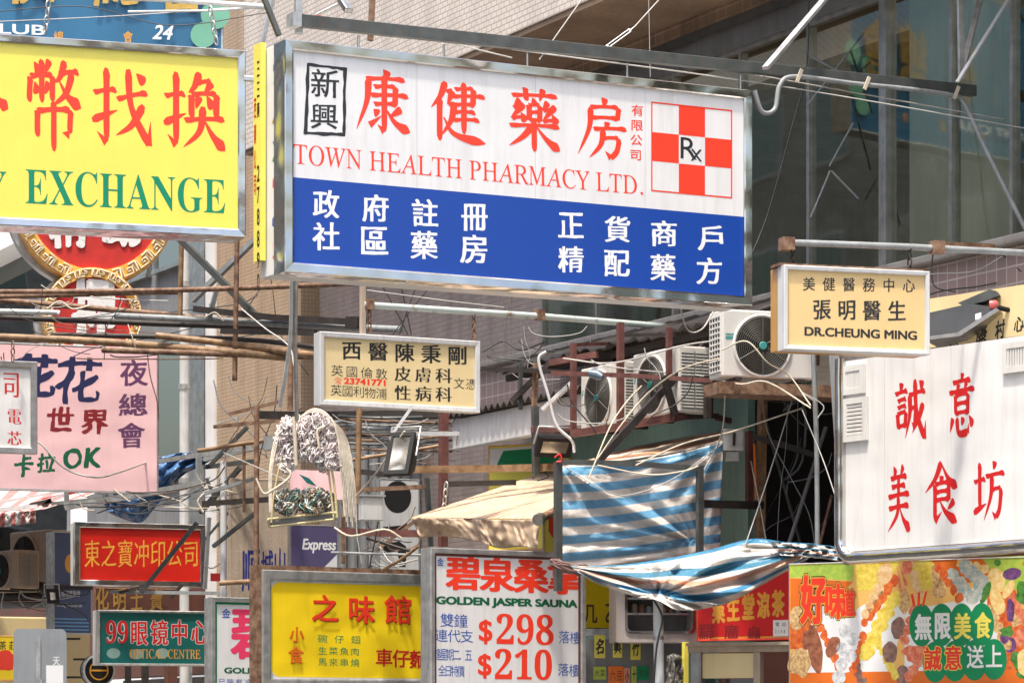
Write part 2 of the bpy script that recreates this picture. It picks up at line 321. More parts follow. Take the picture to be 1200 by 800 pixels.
def glyph(s, ax=0., ay=0., shear=0., nz=0., slant=0.):
    """flat filled letters: (vertices scaled so that the ink box is 0..1, faces, aspect)"""
    key = (s, ax, ay, shear, nz, slant)
    if key in _fill: return _fill[key]
    for attempt in range(5):        # the filler sometimes drops a stroke: check the filled area and try again, a hair turned
        jit = attempt * .004; want = 0
        cu = bpy.data.curves.new('g', 'CURVE'); cu.dimensions = '2D'; cu.fill_mode = 'FRONT'
        seed = sum(ord(ch) for ch in s) * .37
        area = sum(a.cross(b) for pl in outline(s) for a, b in zip(pl, pl[1:] + pl[:1])); sg = 1 if area > 0 else -1
        for pl in outline(s):
            n = len(pl); out = []
            for i in range(n):
                a, b, c = pl[i - 1], pl[i], pl[(i + 1) % n]
                e1 = (b - a).normalized(); e2 = (c - b).normalized()
                n1 = Vector((e1.y, -e1.x)); n2 = Vector((e2.y, -e2.x)); m = n1 + n2
                m = m.normalized() / max(.6, m.normalized().dot(n1)) if m.length > 1e-3 else n1
                m = m * sg; q = b + Vector((m.x * min(ax, 0), m.y * min(ay, 0)))
                if nz:
                    q.x += nz * (noise.noise(Vector((b.x * 3.5, b.y * 3.5, seed))))
                    q.y += nz * (noise.noise(Vector((b.x * 3.5, b.y * 3.5, seed + 9)))) 
                    k = nz * 1.1 * noise.noise(Vector((b.x * 5, b.y * 5, seed + 4))); q += m * k
                q.y += shear * q.x; q.x += slant * q.y
                out.append(Vector((q.x - jit * q.y, q.y + jit * q.x)))
            want += sum(p.cross(r) for p, r in zip(out, out[1:] + out[:1])) / 2; sp = cu.splines.new('POLY'); sp.points.add(n - 1); sp.use_cyclic_u = True
            for i, q in enumerate(out): sp.points[i].co = (q.x, q.y, 0, 1)
        o = bpy.data.objects.new('g', cu); me = bpy.data.meshes.new_from_object(o)
        vs = [v.co.xy.copy() for v in me.vertices]; fs = [tuple(p.vertices) for p in me.polygons]
        got = sum(p.area for p in me.polygons)
        bpy.data.objects.remove(o); bpy.data.curves.remove(cu); bpy.data.meshes.remove(me)
        if abs(got - abs(want)) < .02 * abs(want) + 1e-4: break
    px_, py_ = max(ax, 0), max(ay, 0); zs = [0] * len(vs)
    if px_ or py_:      # heavier strokes: the same letter laid a little to every side, as thick paint spreads
        v0, f0 = vs, fs; vs = []; fs = []; zs = []; k = 8 if max(px_, py_) > .028 else 4
        offs = [(0, 0)] + [(px_ * math.cos(2 * math.pi * (i + .5) / k) * 1.2, py_ * math.sin(2 * math.pi * (i + .5) / k) * 1.2) for i in range(k)]
        for i, (dx, dy) in enumerate(offs):
            b = len(vs); vs += [v + Vector((dx, dy)) for v in v0]; fs += [tuple(q + b for q in f) for f in f0]; zs += [i] * len(v0)
    x0 = min(v.x for v in vs); x1 = max(v.x for v in vs); y0 = min(v.y for v in vs); y1 = max(v.y for v in vs)
    w = max(x1 - x0, 1e-3); h = max(y1 - y0, 1e-3)
    r = ([((v.x - x0) / w, (v.y - y0) / h) for v in vs], fs, w / h, (x0, x1, y0, y1), zs)
    _fill[key] = r; return r
def serif(s):
    o = ''
    for ch in s:
        if 'A' <= ch <= 'Z': o += chr(0x1D400 + ord(ch) - 65)
        elif 'a' <= ch <= 'z': o += chr(0x1D41A + ord(ch) - 97)
        elif '0' <= ch <= '9': o += chr(0x1D7CE + ord(ch) - 48)
        else: o += ch
    return o
def light(s): return ''.join(chr(0x1D434 + ord(c) - 65) if 'A' <= c <= 'Z' else c for c in s)      # set upright again with a slant of -.28
HEI = dict(ax=.0, ay=.0)
BOLD = dict(ax=.022, ay=.016)
XBOLD = dict(ax=.04, ay=.02)
KAI = dict(ax=.014, ay=.006, shear=.06, nz=.012)
KAIB = dict(ax=.026, ay=.010, shear=.06, nz=.014)
SONG = dict(ax=.026, ay=-.012)
BRUSH = dict(ax=.03, ay=.02, shear=.06, nz=.035, slant=.08)

# brush characters drawn stroke by stroke on a 100 x 100 grid: kind, then points
BR = {
'康': 'd 50,99 60,88;h 20,83 88,86;p 24,84 21,50 3,6;h 34,72 72,74;s 72,75 71,46;h 28,59 94,62;h 34,46 72,48;s 52,90 52,6;t 52,6 40,16;d 33,38 42,31;t 26,14 48,30;p 82,42 62,29;n 55,40 72,20 98,8',
'健': 'p 27,98 18,74 2,54;s 17,72 17,2;h 44,87 77,90;s 77,90 76,63;h 38,75 97,79;h 44,62 77,64;h 42,50 80,52;h 40,37 87,40;s 60,99 60,16;h 28,82 40,84;p 40,84 31,62;h 32,61 44,63;p 43,63 37,36 20,10;n 24,40 44,14 99,3',
'藥': 'h 8,86 93,90;s 33,100 35,79;p 67,100 60,80;p 52,82 45,74;s 40,72 41,47;h 40,72 61,73;s 61,73 60,47;h 42,60 58,61;h 41,48 60,48;p 23,80 11,66;h 11,66 26,67;p 31,73 6,49;h 8,48 31,52;d 25,59 34,45;p 76,80 66,66;h 67,65 82,67;p 90,74 66,49;h 67,47 89,51;d 84,60 93,45;h 4,37 97,41;s 50,48 50,-2;p 46,38 28,20 3,4;n 54,38 74,18 99,2',
'房': 'd 48,99 58,89;h 26,82 82,85;s 83,85 80,65;h 28,65 80,67;p 26,82 23,48 1,4;d 54,60 62,52;h 32,47 98,51;h 50,33 83,35;s 84,35 79,14 67,2;t 67,2 55,13;p 52,47 46,22 24,0',
'幣': 'd 14,97 24,84;p 42,100 34,84;s 28,100 28,50;s 7,79 5,50;h 7,80 48,82;s 48,82 47,52;d 15,74 20,60;p 41,74 34,60;p 70,100 62,82 52,74;h 60,84 95,88;p 84,87 72,62 46,46;n 60,76 76,58 100,46;s 20,40 20,10;h 20,40 80,43;s 81,43 79,16;t 79,14 66,16;s 50,52 50,-6',
'找': 'h 3,67 40,72;s 24,99 24,6;t 24,4 8,18;r 0,32 42,46;h 42,60 92,70;v 60,99 66,50 95,4;t 95,3 98,34;p 86,54 66,28 40,14;d 74,94 88,82',
'換': 'h 2,67 34,71;s 20,99 20,6;t 20,4 6,18;r 0,32 36,46;p 58,100 50,82 40,73;h 54,86 77,89;p 78,88 66,73;s 45,70 45,41;h 45,71 86,73;s 86,73 85,42;p 58,69 52,53;d 70,70 80,54;h 34,37 98,41;p 64,56 58,24 32,2;n 66,38 80,18 100,0',
'外': 'p 28,98 18,70 4,48;h 24,80 46,82;p 46,82 34,40 4,4;d 22,60 34,46;s 66,98 66,0;n 66,62 80,50 98,40',
'誠': 'd 15,97 25,87;h 2,79 40,83;h 10,67 36,70;h 10,56 36,59;s 9,46 12,22;h 9,46 36,49;s 36,49 33,24;h 11,25 33,27;h 46,75 96,80;p 48,76 48,44 34,6;h 50,52 67,55;s 67,54 64,24;t 64,22 54,31;v 64,100 70,46 94,4;t 94,2 98,32;p 90,60 76,36 56,14;d 78,97 90,87',
'意': 'd 47,100 55,91;h 18,85 82,88;d 33,84 39,74;p 68,86 60,74;h 5,69 96,73;s 27,64 28,33;h 27,64 73,66;s 73,66 72,33;h 30,50 70,51;h 28,35 72,36;p 18,28 8,6;v 32,28 40,3 72,3;t 72,2 77,18;d 48,29 57,18;d 77,30 91,13',
'美': 'd 30,100 39,86;p 70,100 58,86;h 18,81 84,84;h 22,68 78,70;h 8,53 94,57;s 50,83 50,54;h 10,35 92,39;p 50,54 44,26 6,0;n 54,37 72,16 99,0',
'食': 'p 50,100 32,74 1,52;n 51,97 72,72 100,56;d 45,77 55,68;h 32,64 73,66;s 73,66 73,37;h 34,51 72,52;h 34,38 72,39;s 31,64 31,4;t 31,4 52,19;p 90,36 70,22;n 46,37 64,18 99,0',
'坊': 'h 2,65 38,69;s 20,97 20,20;r 0,14 42,28;d 62,98 72,87;h 40,73 100,77;h 60,50 89,52;s 90,52 84,18 73,4;t 73,3 60,14;p 60,74 56,40 34,0',
}
PROF = {'h': [(0, .7), (.1, .85), (.25, .62), (.75, .62), (.9, 1.0), (1, .62)], 's': [(0, .5), (.08, 1.1), (.2, .92), (.8, .95), (.94, .8), (1, .35)],
        'p': [(0, .6), (.1, 1.15), (.4, .95), (.8, .5), (1, .08)], 'n': [(0, .2), (.25, .5), (.6, .9), (.82, 1.45), (.92, .9), (1, .06)],
        'v': [(0, .6), (.08, 1.1), (.5, .85), (.9, 1.1), (1, .8)], 'd': [(0, .15), (.35, .8), (.7, 1.3), (.9, 1.1), (1, .4)],
        't': [(0, 1.0), (.4, .6), (1, .06)], 'r': [(0, .5), (.15, 1.0), (.5, .8), (1, .1)]}
def brush(ch, wd=8.5):
    key = ('brush', ch, wd)
    if key in _fill: return _fill[key]
    vs = []; fs = []; zs = []
    for si, st in enumerate(BR[ch].split(';')):
        a = st.split(); k = a[0]; pts = [Vector([float(t) for t in q.split(',')]) for q in a[1:]]
        if k in 'h' : pts = [pts[0], (pts[0] + pts[1]) / 2 + Vector((0, 1.2)), pts[1]]
        pl = crv(pts, 10) if len(pts) > 2 else [pts[0].lerp(pts[1], i / 12) for i in range(13)]
        n = len(pl); b = len(vs); pr = PROF[k]; kk = wd * (.86 if k == 'h' else 1) / 2
        for i, p in enumerate(pl):
            t = i / (n - 1); w = pr[-1][1]
            for (t0, w0), (t1, w1) in zip(pr, pr[1:]):
                if t0 <= t <= t1: w = w0 + (w1 - w0) * (t - t0) / max(t1 - t0, 1e-6); break
            d = (pl[min(i + 1, n - 1)] - pl[max(i - 1, 0)]).normalized(); nn = Vector((-d.y, d.x))
            sk = d * (kk * w * (.5 if k in 'hs' else 0))          # slanted brush tip
            vs += [p + nn * kk * w - sk * (1 if k == 'h' else -.6), p - nn * kk * w + sk * (1 if k == 'h' else -.6)]; zs += [si, si]
        fs += [(b + 2 * i, b + 2 * i + 1, b + 2 * i + 3, b + 2 * i + 2) for i in range(n - 1)]
    r = ([(v.x / 100, v.y / 100) for v in vs], fs, 1.0, zs)
    _fill[key] = r; return r

class Sign:
    """collects lettering for one sign plane"""
    def __init__(s, fr, root, parent, d=0.0): s.fr = fr; s.root = root; s.parent = parent; s.d = d
    def _add(s, mb, g, uc, hc, w, h, lift, zs=None, rot=0):
        vs, fs = g[0], g[1]; out = []
        cr, sr = math.cos(rot), math.sin(rot)
        for i, (x, y) in enumerate(vs):
            x, y = (x - .5) * w, (y - .5) * h
            if rot: x, y = x * cr - y * sr, x * sr + y * cr
            out.append(s.fr.w(uc + x, hc + y, s.d + (lift if lift > .012 else lift * .35) + (zs[i] * 4e-5 if zs else 0)))
        mb.mesh(out, fs)
    def ch(s, mb, c, cx, cy, wpx, hpx, style=HEI, lift=.003, wd=None, rot=0, rel=False):
        """one character centred on the pixel (cx, cy), ink box wpx x hpx; with rel the widths are of the em cell"""
        (u, h) = s.fr.uv(cx, cy, s.d); w = s.fr.uv(cx + wpx / 2, cy, s.d)[0] - s.fr.uv(cx - wpx / 2, cy, s.d)[0]; hh = s.fr.uv(cx, cy - hpx / 2, s.d)[1] - s.fr.uv(cx, cy + hpx / 2, s.d)[1]
        if wd: g = brush(c, wd); s._add(mb, g, u, h, w, hh, lift, g[3], rot)
        else:
            g = glyph(c, **style)
            if rel and len(c) == 1:
                x0, x1, y0, y1 = g[3]; w0, h0 = w, hh
                u += ((x0 + x1) / 2 - .5) * w0; h += ((y0 + y1) / 2 - .38) * h0; w = w0 * (x1 - x0); hh = h0 * (y1 - y0)
            s._add(mb, g, u, h, w, hh, lift, g[4], rot)
    def row(s, mb, text, x0, y0, x1, y1, wpx, hpx, style=HEI, lift=.003, rel=True, wd=None):
        """characters with centres spread evenly from (x0,y0) to (x1,y1)"""
        n = len(text)
        for i, c in enumerate(text):
            if c == ' ': continue
            t = i / max(n - 1, 1); s.ch(mb, c, x0 + (x1 - x0) * t, y0 + (y1 - y0) * t, wpx, hpx, style, lift, wd, 0, rel)
    def word(s, mb, text, x0, y0, x1, y1, hpx, style=HEI, lift=.003):
        """a latin line from pixel x0 to x1, middle rows y0, y1, letter height hpx"""
        s.ch(mb, text, (x0 + x1) / 2, (y0 + y1) / 2, x1 - x0, hpx, style, lift)
    def rect(s, mb, x0, y0, x1, y1, lift=.002):
        lift = lift if lift > .012 else lift * .35
        c = (x0 + x1) / 2; m = (y0 + y1) / 2
        u0, u1 = s.fr.uv(x0, m, s.d)[0], s.fr.uv(x1, m, s.d)[0]; h1, h0 = s.fr.uv(c, y0, s.d)[1], s.fr.uv(c, y1, s.d)[1]
        mb.face([s.fr.w(u0, h0, s.d + lift), s.fr.w(u1, h0, s.d + lift), s.fr.w(u1, h1, s.d + lift), s.fr.w(u0, h1, s.d + lift)])
    def poly(s, mb, pts, lift=.002):
        lift = lift if lift > .012 else lift * .35
        mb.face([s.fr.w(*s.fr.uv(x, y, s.d), s.d + lift) for x, y in pts])
    def disc(s, mb, cx, cy, rx, ry, lift=.002, n=28, a0=0, rot=0, wob=0):
        pts = []
        for i in range(n):
            a = 2 * math.pi * i / n; r = 1 + wob * noise.noise(Vector((math.cos(a) * 1.5 + cx, math.sin(a) * 1.5 + cy, 3)))
            x, y = rx * math.cos(a) * r, ry * math.sin(a) * r
            pts.append((cx + x * math.cos(rot) - y * math.sin(rot), cy - x * math.sin(rot) - y * math.cos(rot)))
        s.poly(mb, pts[::-1], lift)
    def done(s, mb, name, m): return mb.build(name, m, s.parent)

def ring(fr, u0, u1, h0, h1, ins, d): return [fr.w(u0 + ins, h0 + ins, d), fr.w(u1 - ins, h0 + ins, d), fr.w(u1 - ins, h1 - ins, d), fr.w(u0 + ins, h1 - ins, d)]
def lightbox(name, label, cat, xl, xr, yt, yb, D, th, depth=.22, fw=.06, face='white', frame='chrome', group=None, side=None, rec=.03):
    fr = Frame(xl, D, th); u1 = fr.U(xr); h0 = fr.uv(xl, yb)[1]; h1 = fr.uv(xl, yt)[1]
    root = thing(name, label, cat, fr.mat(u1 / 2, h0), group)
    mb = MB(); mb.fbox(fr, .004, u1 - .004, h0 + .004, h1 - .004, -depth, -rec - .006); mb.build('cabinet', M[side or frame], root, .004)
    mb = MB()
    L = [ring(fr, 0, u1, h0, h1, 0, -depth * .45), ring(fr, 0, u1, h0, h1, 0, -.006), ring(fr, 0, u1, h0, h1, .006, 0), ring(fr, 0, u1, h0, h1, fw * .85, -.004), ring(fr, 0, u1, h0, h1, fw, -.01), ring(fr, 0, u1, h0, h1, fw, -rec - .004)]
    mb.loops(L); mb.build('frame', M[frame], root)
    panel = None
    if face:
        mb = MB(); mb.face(ring(fr, 0, u1, h0, h1, fw - .002, -rec)); panel = mb.build('face_panel', M[face], root)
    s = Sign(fr, root, panel or root, -rec); s.u1 = u1; s.h0 = h0; s.h1 = h1; s.fw = fw
    return s
# ============================================================ the setting
FF = Frame(1200, 28, -63.435)              # the street front of the tiled building
def struct(name, mb, m, bevel=0):
    o = mb.build(name, m, None, bevel); o['kind'] = 'structure'; return o
mb = MB(); mb.face([(-1500, -800, 0), (1500, -800, 0), (1500, 2500, 0), (-1500, 2500, 0)]); struct('ground', mb, M['concrete'])
mb = MB(); mb.face([FF.w(60, .004, 16), FF.w(-160, .004, 16), FF.w(-160, .004, 4.6), FF.w(60, .004, 4.6)][::-1]); struct('road', mb, M['asphalt'])
mb = MB(); mb.fbox(FF, -160, 60, -.1, .14, -.5, 4.45); struct('pavement', mb, M['paving'])
mb = MB(); mb.fbox(FF, -160, 60, -.1, .145, 4.452, 4.6); struct('kerb', mb, M['concrete'], .015)
mb = MB()
for i in range(-40, 14): mb.fbox(FF, i * 4, i * 4 + 2, .006, .009, 10.2, 10.32)
struct('road_marking', mb, M['whitep'])
mb = MB(); mb.fbox(FF, -160, 60, -.1, .14, 16, 20); struct('pavement', mb, M['paving'])

# ------------------------------------------------------------ the tiled building
B1 = thing('tiled_building', 'pale tiled building with an overhanging upper storey and dark window band behind the signs', 'building', FF.mat(-8, 0))
def bpart(name, m, *boxes, parent=None, bevel=0):
    mb = MB()
    for b in boxes: mb.fbox(FF, *b)
    return mb.build(name, M[m] if isinstance(m, str) else m, parent or B1, bevel)
U = FF.U
h_s = FF.uv(1200, 279)[1]; dO = 1.35
h_o = FF.uv(690, 0, dO)[1]
lo, hi = 0., dO
for _ in range(40):
    mid = (lo + hi) / 2
    if FF.uv(845, 0, mid)[1] > h_o: lo = mid
    else: hi = mid
dB = (lo + hi) / 2
h_h = FF.uv(925, 0, dB)[1]
uR = 7.0
u_end = U(243, .25); u_pil = U(353, .25); u_g0 = U(636)
bpart('overhang', 'tile_white', (U(286, dO), uR, h_o, h_o + 5, -3, dO))
bpart('soffit', 'soffit', (U(286, dO), uR, h_o - .06, h_o - .003, dB - .4, dO - .02))
bpart('beam', 'tile_brown', (u_g0 - 3.5, uR, h_h, h_o - .063, -.2, dB))
bpart('window_head', 'greywall', (u_g0 - .05, uR, h_h - .22, h_h - .003, -.3, .06))
bpart('rail', 'dkpole', (u_g0 - 3.4, uR, h_h - .05, h_h + .03, dB + .003, dB + .05))
bpart('wall', 'tile_grey', (u_pil, u_g0, 2.9, h_o - .063, -1, 0), (u_g0, u_g0 + .0, 0, 0, 0, 0))
bpart('pilaster', 'tile_beige', (u_end + .35, u_pil - .003, 0, h_o + 3, -1, .25))
bpart('corner_trim', 'white2', (u_end, u_end + .347, 0, h_o + 3, -1, .28))
bpart('spandrel', 'tile_sq', (U(545), uR, h_s - .56, h_s - .083, -.2, .14))
bpart('sill', 'concrete', (U(560), uR, h_s - .08, h_s, -.25, .24), bevel=.02)
bpart('lower_band', 'concrete', (U(1000), uR, h_s - 1.7, h_s - .563, -.3, .12))
bpart('side_wall', 'greywall', (u_pil, U(690), 0, 2.895, -.6, -.01))
bpart('room', 'plaster', (u_g0 - 1, uR, h_s - .2, h_h + .2, -5, -4.8), (u_g0 - 1, uR, h_h - .6, h_h - .503, -4.8, -.31), (u_g0 - 1, uR, h_s - .25, h_s - .1, -4.8, -.4), (u_g0 - 1, u_g0 - .9, h_s - .1, h_h - .6, -4.8, -1.01), (uR - .1, uR, h_s - .1, h_h - .6, -4.8, -.4))
# windows: pane by pane with frames
edges = [U(636), U(700), U(790), U(868), U(948), U(1035), U(1115), U(1186), 2.2, 4.6, uR]
for i, (a, b) in enumerate(zip(edges, edges[1:])):
    w = .12 if abs(a - U(1035)) < .01 else .05
    fm = MB(); fm.fbox(FF, a, a + w, h_s, h_h - .22, -.06, .05 if w > .1 else .03)
    fm.fbox(FF, a + w, b, h_s, h_s + .05, -.05, .025); fm.fbox(FF, a + w, b, h_h - .27, h_h - .22, -.05, .025)
    f = fm.build('window', M['steel'], B1)
    pm = MB(); pm.face([FF.w(a + w, h_s + .05, -.01), FF.w(b, h_s + .05, -.01), FF.w(b, h_h - .27, -.01), FF.w(a + w, h_h - .27, -.01)]); pm.build('pane', M['glass'], f)
cm = mat('grey_blind', (.74, .75, .68), .8, 0, .1, 2, streak=.4)
for a, b in ((U(1062), U(1114)), (U(1122), U(1183))):
    bm_ = MB(); n = 16
    tb = [FF.w(a + (b - a) * i / n, h_s + .06, -.035 + .008 * math.sin(i * 1.9)) for i in range(n + 1)]; tt = [p + Vector((0, 0, h_h - h_s - .34)) for p in tb]
    bm_.loops([tb, tt], True, closed=False); bm_.build('blind', cm, B1)
# rooms behind the ground floor, lower walls
bpart('teal_wall', 'tealwall', (U(672), U(893), 0, FF.uv(893, 430)[1], -.6, .16))
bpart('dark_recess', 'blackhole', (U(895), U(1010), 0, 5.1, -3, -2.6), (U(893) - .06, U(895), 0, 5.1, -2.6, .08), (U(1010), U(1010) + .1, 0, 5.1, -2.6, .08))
bpart('shop_wall', 'brownwall', (U(1010) + .1, uR, 0, h_s - 1.703, -.5, -.02))

# ------------------------------------------------------------ grey building further left, on the same street front
B2 = thing('grey_building', 'dark grey building with narrow windows beyond the corner of the tiled one', 'building', FF.mat(-26, 0))
a0, a1 = u_end - .05, U(60)
def b2(name, m, *boxes): 
    mb = MB()
    for b in boxes: mb.fbox(FF, *b)
    return mb.build(name, M[m], B2)
hA = 4.3
b2('wall', 'greywall', (a1, a0, hA, 22, -6, -.6), (a1, a0, 0, 2.6, -1.6, -1.2))
b2('wall_panel', 'steel', (U(205), U(182), hA, 14, -.597, -.45))
b2('shop_front', 'brownwall', (a1 - 8, a0, 2.6, hA, -.8, -.4))
for px0, px1 in ((206, 220), (223, 238), (140, 176), (96, 134)):
    for k in range(3):
        hz = 5.6 + k * 3.1
        f = MB(); ua, ub = U(px0), U(px1)
        f.fbox(FF, ua, ub, hz - .06, hz, -.597, -.5); f.fbox(FF, ua, ub, hz + 2, hz + 2.06, -.597, -.5); f.fbox(FF, ua, ua + .07, hz, hz + 2, -.597, -.52); f.fbox(FF, ub - .07, ub, hz, hz + 2, -.597, -.52)
        fo = f.build('window', M['steel'], B2)
        g = MB(); g.face([FF.w(ua + .07, hz, -.56), FF.w(ub - .07, hz, -.56), FF.w(ub - .07, hz + 2, -.56), FF.w(ua + .07, hz + 2, -.56)]); g.build('pane', M['glassdk'], fo)
# far white building at the left edge
B3f = Frame(-60, 78, -8)
B3 = thing('white_building', 'white building with a dark curtain wall and sloping white roof edge, far left', 'building', B3f.mat(3, 0))
def b3(name, m, *boxes):
    mb = MB()
    for b in boxes: mb.fbox(B3f, *b)
    return mb.build(name, M[m], B3)
b3('wall', 'white2', (-12, 5, 0, 30, -8, 0))
for i in range(7):
    for k in range(6):
        u0 = -11.6 + i * 2.1; hz = 2 + k * 2.05
        g = MB(); g.fbox(B3f, u0, u0 + 2.0, hz, hz + 1.98, .01, .06); f = g.build('window', M['greywall'], B3)
        g = MB(); g.fbox(B3f, u0 + .06, u0 + 1.94, hz + .06, hz + 1.92, .061, .08); g.build('pane', M['glassdk'], f)
mb = MB(); p = [B3f.uv(-60, 345)[1], B3f.uv(60, 285)[1]]
uu = [B3f.U(-60), B3f.U(60)]
mb.hexa([B3f.w(uu[0], p[0], 1.5), B3f.w(uu[1], p[1], 1.5), B3f.w(uu[1], p[1], .1), B3f.w(uu[0], p[0], .1), B3f.w(uu[0], p[0] + 3, 1.5), B3f.w(uu[1], p[1] + 3, 1.5), B3f.w(uu[1], p[1] + 3, .1), B3f.w(uu[0], p[0] + 3, .1)])
mb.build('roof_edge', M['white2'], B3)

# ------------------------------------------------------------ the other side of the street (seen only in glass and steel)
def row_block(name, label, fr, W, H, m, n, k0=0):
    r = thing(name, label, 'building', fr.mat(W / 2, 0))
    mb = MB(); mb.fbox(fr, 0, W, 0, H, -10, 0); mb.build('wall', M[m], r)
    for k in range(k0, int(H / 3.2)):
        for i in range(n):
            u0 = (i + .2) * W / n; u1 = (i + .8) * W / n; z = k * 3.2 + 1
            f = MB(); f.fbox(fr, u0, u1, z, z + 1.7, .002, .08); fo = f.build('window', M['whitep'], r)
            g = MB(); g.fbox(fr, u0 + .07, u1 - .07, z + .07, z + 1.63, .081, .1); g.build('pane', M['glassdk'], fo)
OF = Frame(600, 1, 116.565); OF.o = FF.w(0, 0, 20)
def oframe(t): f = Frame(600, 1, 116.565); f.o = OF.w(t, 0, 0); return f
row_block('concrete_block', 'pale apartment block across the street', oframe(-6), 16, 18, 'whitep', 6)
row_block('concrete_block', 'beige apartment block across the street', oframe(11), 14, 24, 'plaster', 5)
row_block('concrete_block', 'grey office block across the street', oframe(26), 18, 20, 'concrete', 7)
row_block('concrete_block', 'cream corner block across the street', oframe(45), 20, 26, 'whitep', 7)
bf = Frame(600, 1, 180); bf.o = Vector((22, -26, 0))
row_block('brick_block', 'pale brick block closing the street behind the viewer', bf, 30, 14, 'plaster', 9)
# ============================================================ signs
SPLIT = ('lens_picture', 'accent_mark', 'black_mark', 'border')
HANG = 'signs hung out over the street'
def bars(s, name, mat, build):
    mb = MB(); build(mb); return mb.build(name, mat, s.parent)
def lets(s, m, build, name='lettering'):
    mb = MB(); build(mb)
    if name in SPLIT:
        for fc in mb.f: one = MB(); one.face([mb.v[i] for i in fc]); one.build(name, M[m], s.parent)
        return
    return mb.build(name, M[m], s.parent)

# yellow money changer sign
s = lightbox('money_exchange_sign', 'yellow light box sign reading EXCHANGE in green with large red characters', 'sign', -190, 288, 27, 254, 28.5, 18, .45, .07, 'yellow', 'chrome', HANG)
lets(s, 'red', lambda b: [s.ch(b, c, x, y, w, h, wd=11) for c, x, y, w, h in (('幣', 63, 121, 64, 100), ('找', 143, 126, 70, 92), ('換', 228, 130, 72, 90), ('外', -22, 116, 66, 98))])
lets(s, 'emerald', lambda b: [s.word(b, serif('EXCHANGE'), 31, 221, 265, 228, 41, dict(ax=-.004, ay=-.004)), s.word(b, serif('MONEY'), -160, 214, 8, 219, 41, dict(ax=-.004, ay=-.004))])

# town health pharmacy
s = lightbox('pharmacy_sign', 'large white and blue pharmacy sign with red characters and a red chequered cross', 'sign', 334, 882, 46, 318, 25, 27.6, .48, .075, 'white', 'chrome', HANG, side='white2')
PH = s; fr = s.fr
yb0, yb1 = fr.uv(336, 207, s.d)[1], None
mb = MB(); hb = fr.uv(336, 207, s.d)[1]; mb.face([fr.w(s.fw, s.h0 + s.fw, s.d + .0004), fr.w(s.u1 - s.fw, s.h0 + s.fw, s.d + .0004), fr.w(s.u1 - s.fw, hb, s.d + .0004), fr.w(s.fw, hb, s.d + .0004)]); mb.build('blue_band', M['blue'], s.root)
lets(s, 'red', lambda b: [s.ch(b, c, x, y, w, h, wd=11) for c, x, y, w, h in (('康', 449, 120, 66, 78), ('健', 537, 132, 66, 72), ('藥', 626, 140, 62, 72), ('房', 706, 150, 58, 72))])
lets(s, 'red', lambda b: s.word(b, light('TOWN HEALTH PHARMACY LTD.'), 350, 183, 759, 216, 23, dict(slant=-.28)))
lets(s, 'red', lambda b: s.row(b, '有限公司', 747, 130, 745, 182, 15, 14, dict(KAI, nz=.01)))
lets(s, 'ink', lambda b: [s.ch(b, '新', 381, 98, 33, 33, KAI), s.ch(b, '興', 380, 137, 32, 30, KAI)])
def stamp(b):
    pts = [(361, 76), (404, 81), (403, 158), (358, 156)]
    for i in range(4):
        (x0, y0), (x1, y1) = pts[i], pts[(i + 1) % 4]; n = 9
        top = []; bot = []
        dx, dy = x1 - x0, y1 - y0; L = math.hypot(dx, dy)
        for k in range(n + 1):
            t = k / n; w = 1.9 + random.uniform(-.6, .6); j = random.uniform(-.5, .5)
            ext = (t - .5) * 2.4
            cx, cy = x0 + dx * t + dx / L * ext - dy / L * j, y0 + dy * t + dy / L * ext + dx / L * j
            top.append((cx - dy / L * w, cy + dx / L * w)); bot.append((cx + dy / L * w, cy - dx / L * w))
        for k in range(n): s.poly(b, [top[k], bot[k], bot[k + 1], top[k + 1]], .003 + i * 1e-4)
lets(s, 'ink', stamp, 'stamp_border')
def cross(b):
    x0, y0, x1, y1 = 764, 121, 857, 225            # grid corners, sheared by the plane of the sign
    u0, u1 = fr.uv(764.5, 170, s.d)[0], fr.uv(856.5, 178, s.d)[0]; h1, h0 = fr.uv(764.5, 121, s.d)[1], fr.uv(764.5, 222.5, s.d)[1]
    du, dh = (u1 - u0) / 3, (h1 - h0) / 3; q = lambda i, j, l=.001: b.face([fr.w(u0 + du * i, h0 + dh * j, s.d + l), fr.w(u0 + du * (i + 1), h0 + dh * j, s.d + l), fr.w(u0 + du * (i + 1), h0 + dh * (j + 1), s.d + l), fr.w(u0 + du * i, h0 + dh * (j + 1), s.d + l)])
    q(1, 0); q(1, 2); q(0, 1); q(2, 1); t = .012
    for a0, a1, c0, c1 in ((u0 - t, u1 + t, h0 - t, h0), (u0 - t, u1 + t, h1, h1 + t), (u0 - t, u0, h0, h1), (u1, u1 + t, h0, h1)):
        b.face([fr.w(a0, c0, s.d + .0013), fr.w(a1, c0, s.d + .0013), fr.w(a1, c1, s.d + .0013), fr.w(a0, c1, s.d + .0013)])
lets(s, 'red', cross, 'chequered_cross')
lets(s, 'ink', lambda b: [s.ch(b, 'R', 807, 174, 19, 25, dict(ax=.0, ay=.0)), s.ch(b, 'x', 816, 182, 13, 14, dict(ax=-.01, ay=.0), .0035)])
blue_up = '政府註冊'; blue_dn = '社區藥房'
xs = [382, 440, 498, 556]
lets(s, 'wfilm', lambda b: [[s.ch(b, blue_up[i], xs[i], 239 + i * 5.3, 31, 33, KAIB), s.ch(b, blue_dn[i], xs[i] - (1 if i else 0), 277 + i * 5.0, 32, 34, KAIB)] for i in range(4)] +
     [[s.ch(b, '正貨商戶'[i], 669 + i * 54.5, 264 + i * 5.0, 30, 31, KAIB), s.ch(b, '精配藥方'[i], 669 + i * 54, 304 + i * 4.6, 30, 32, KAIB)] for i in range(4)])
seam = mat('joint_line', (.5, .5, .5), .5)
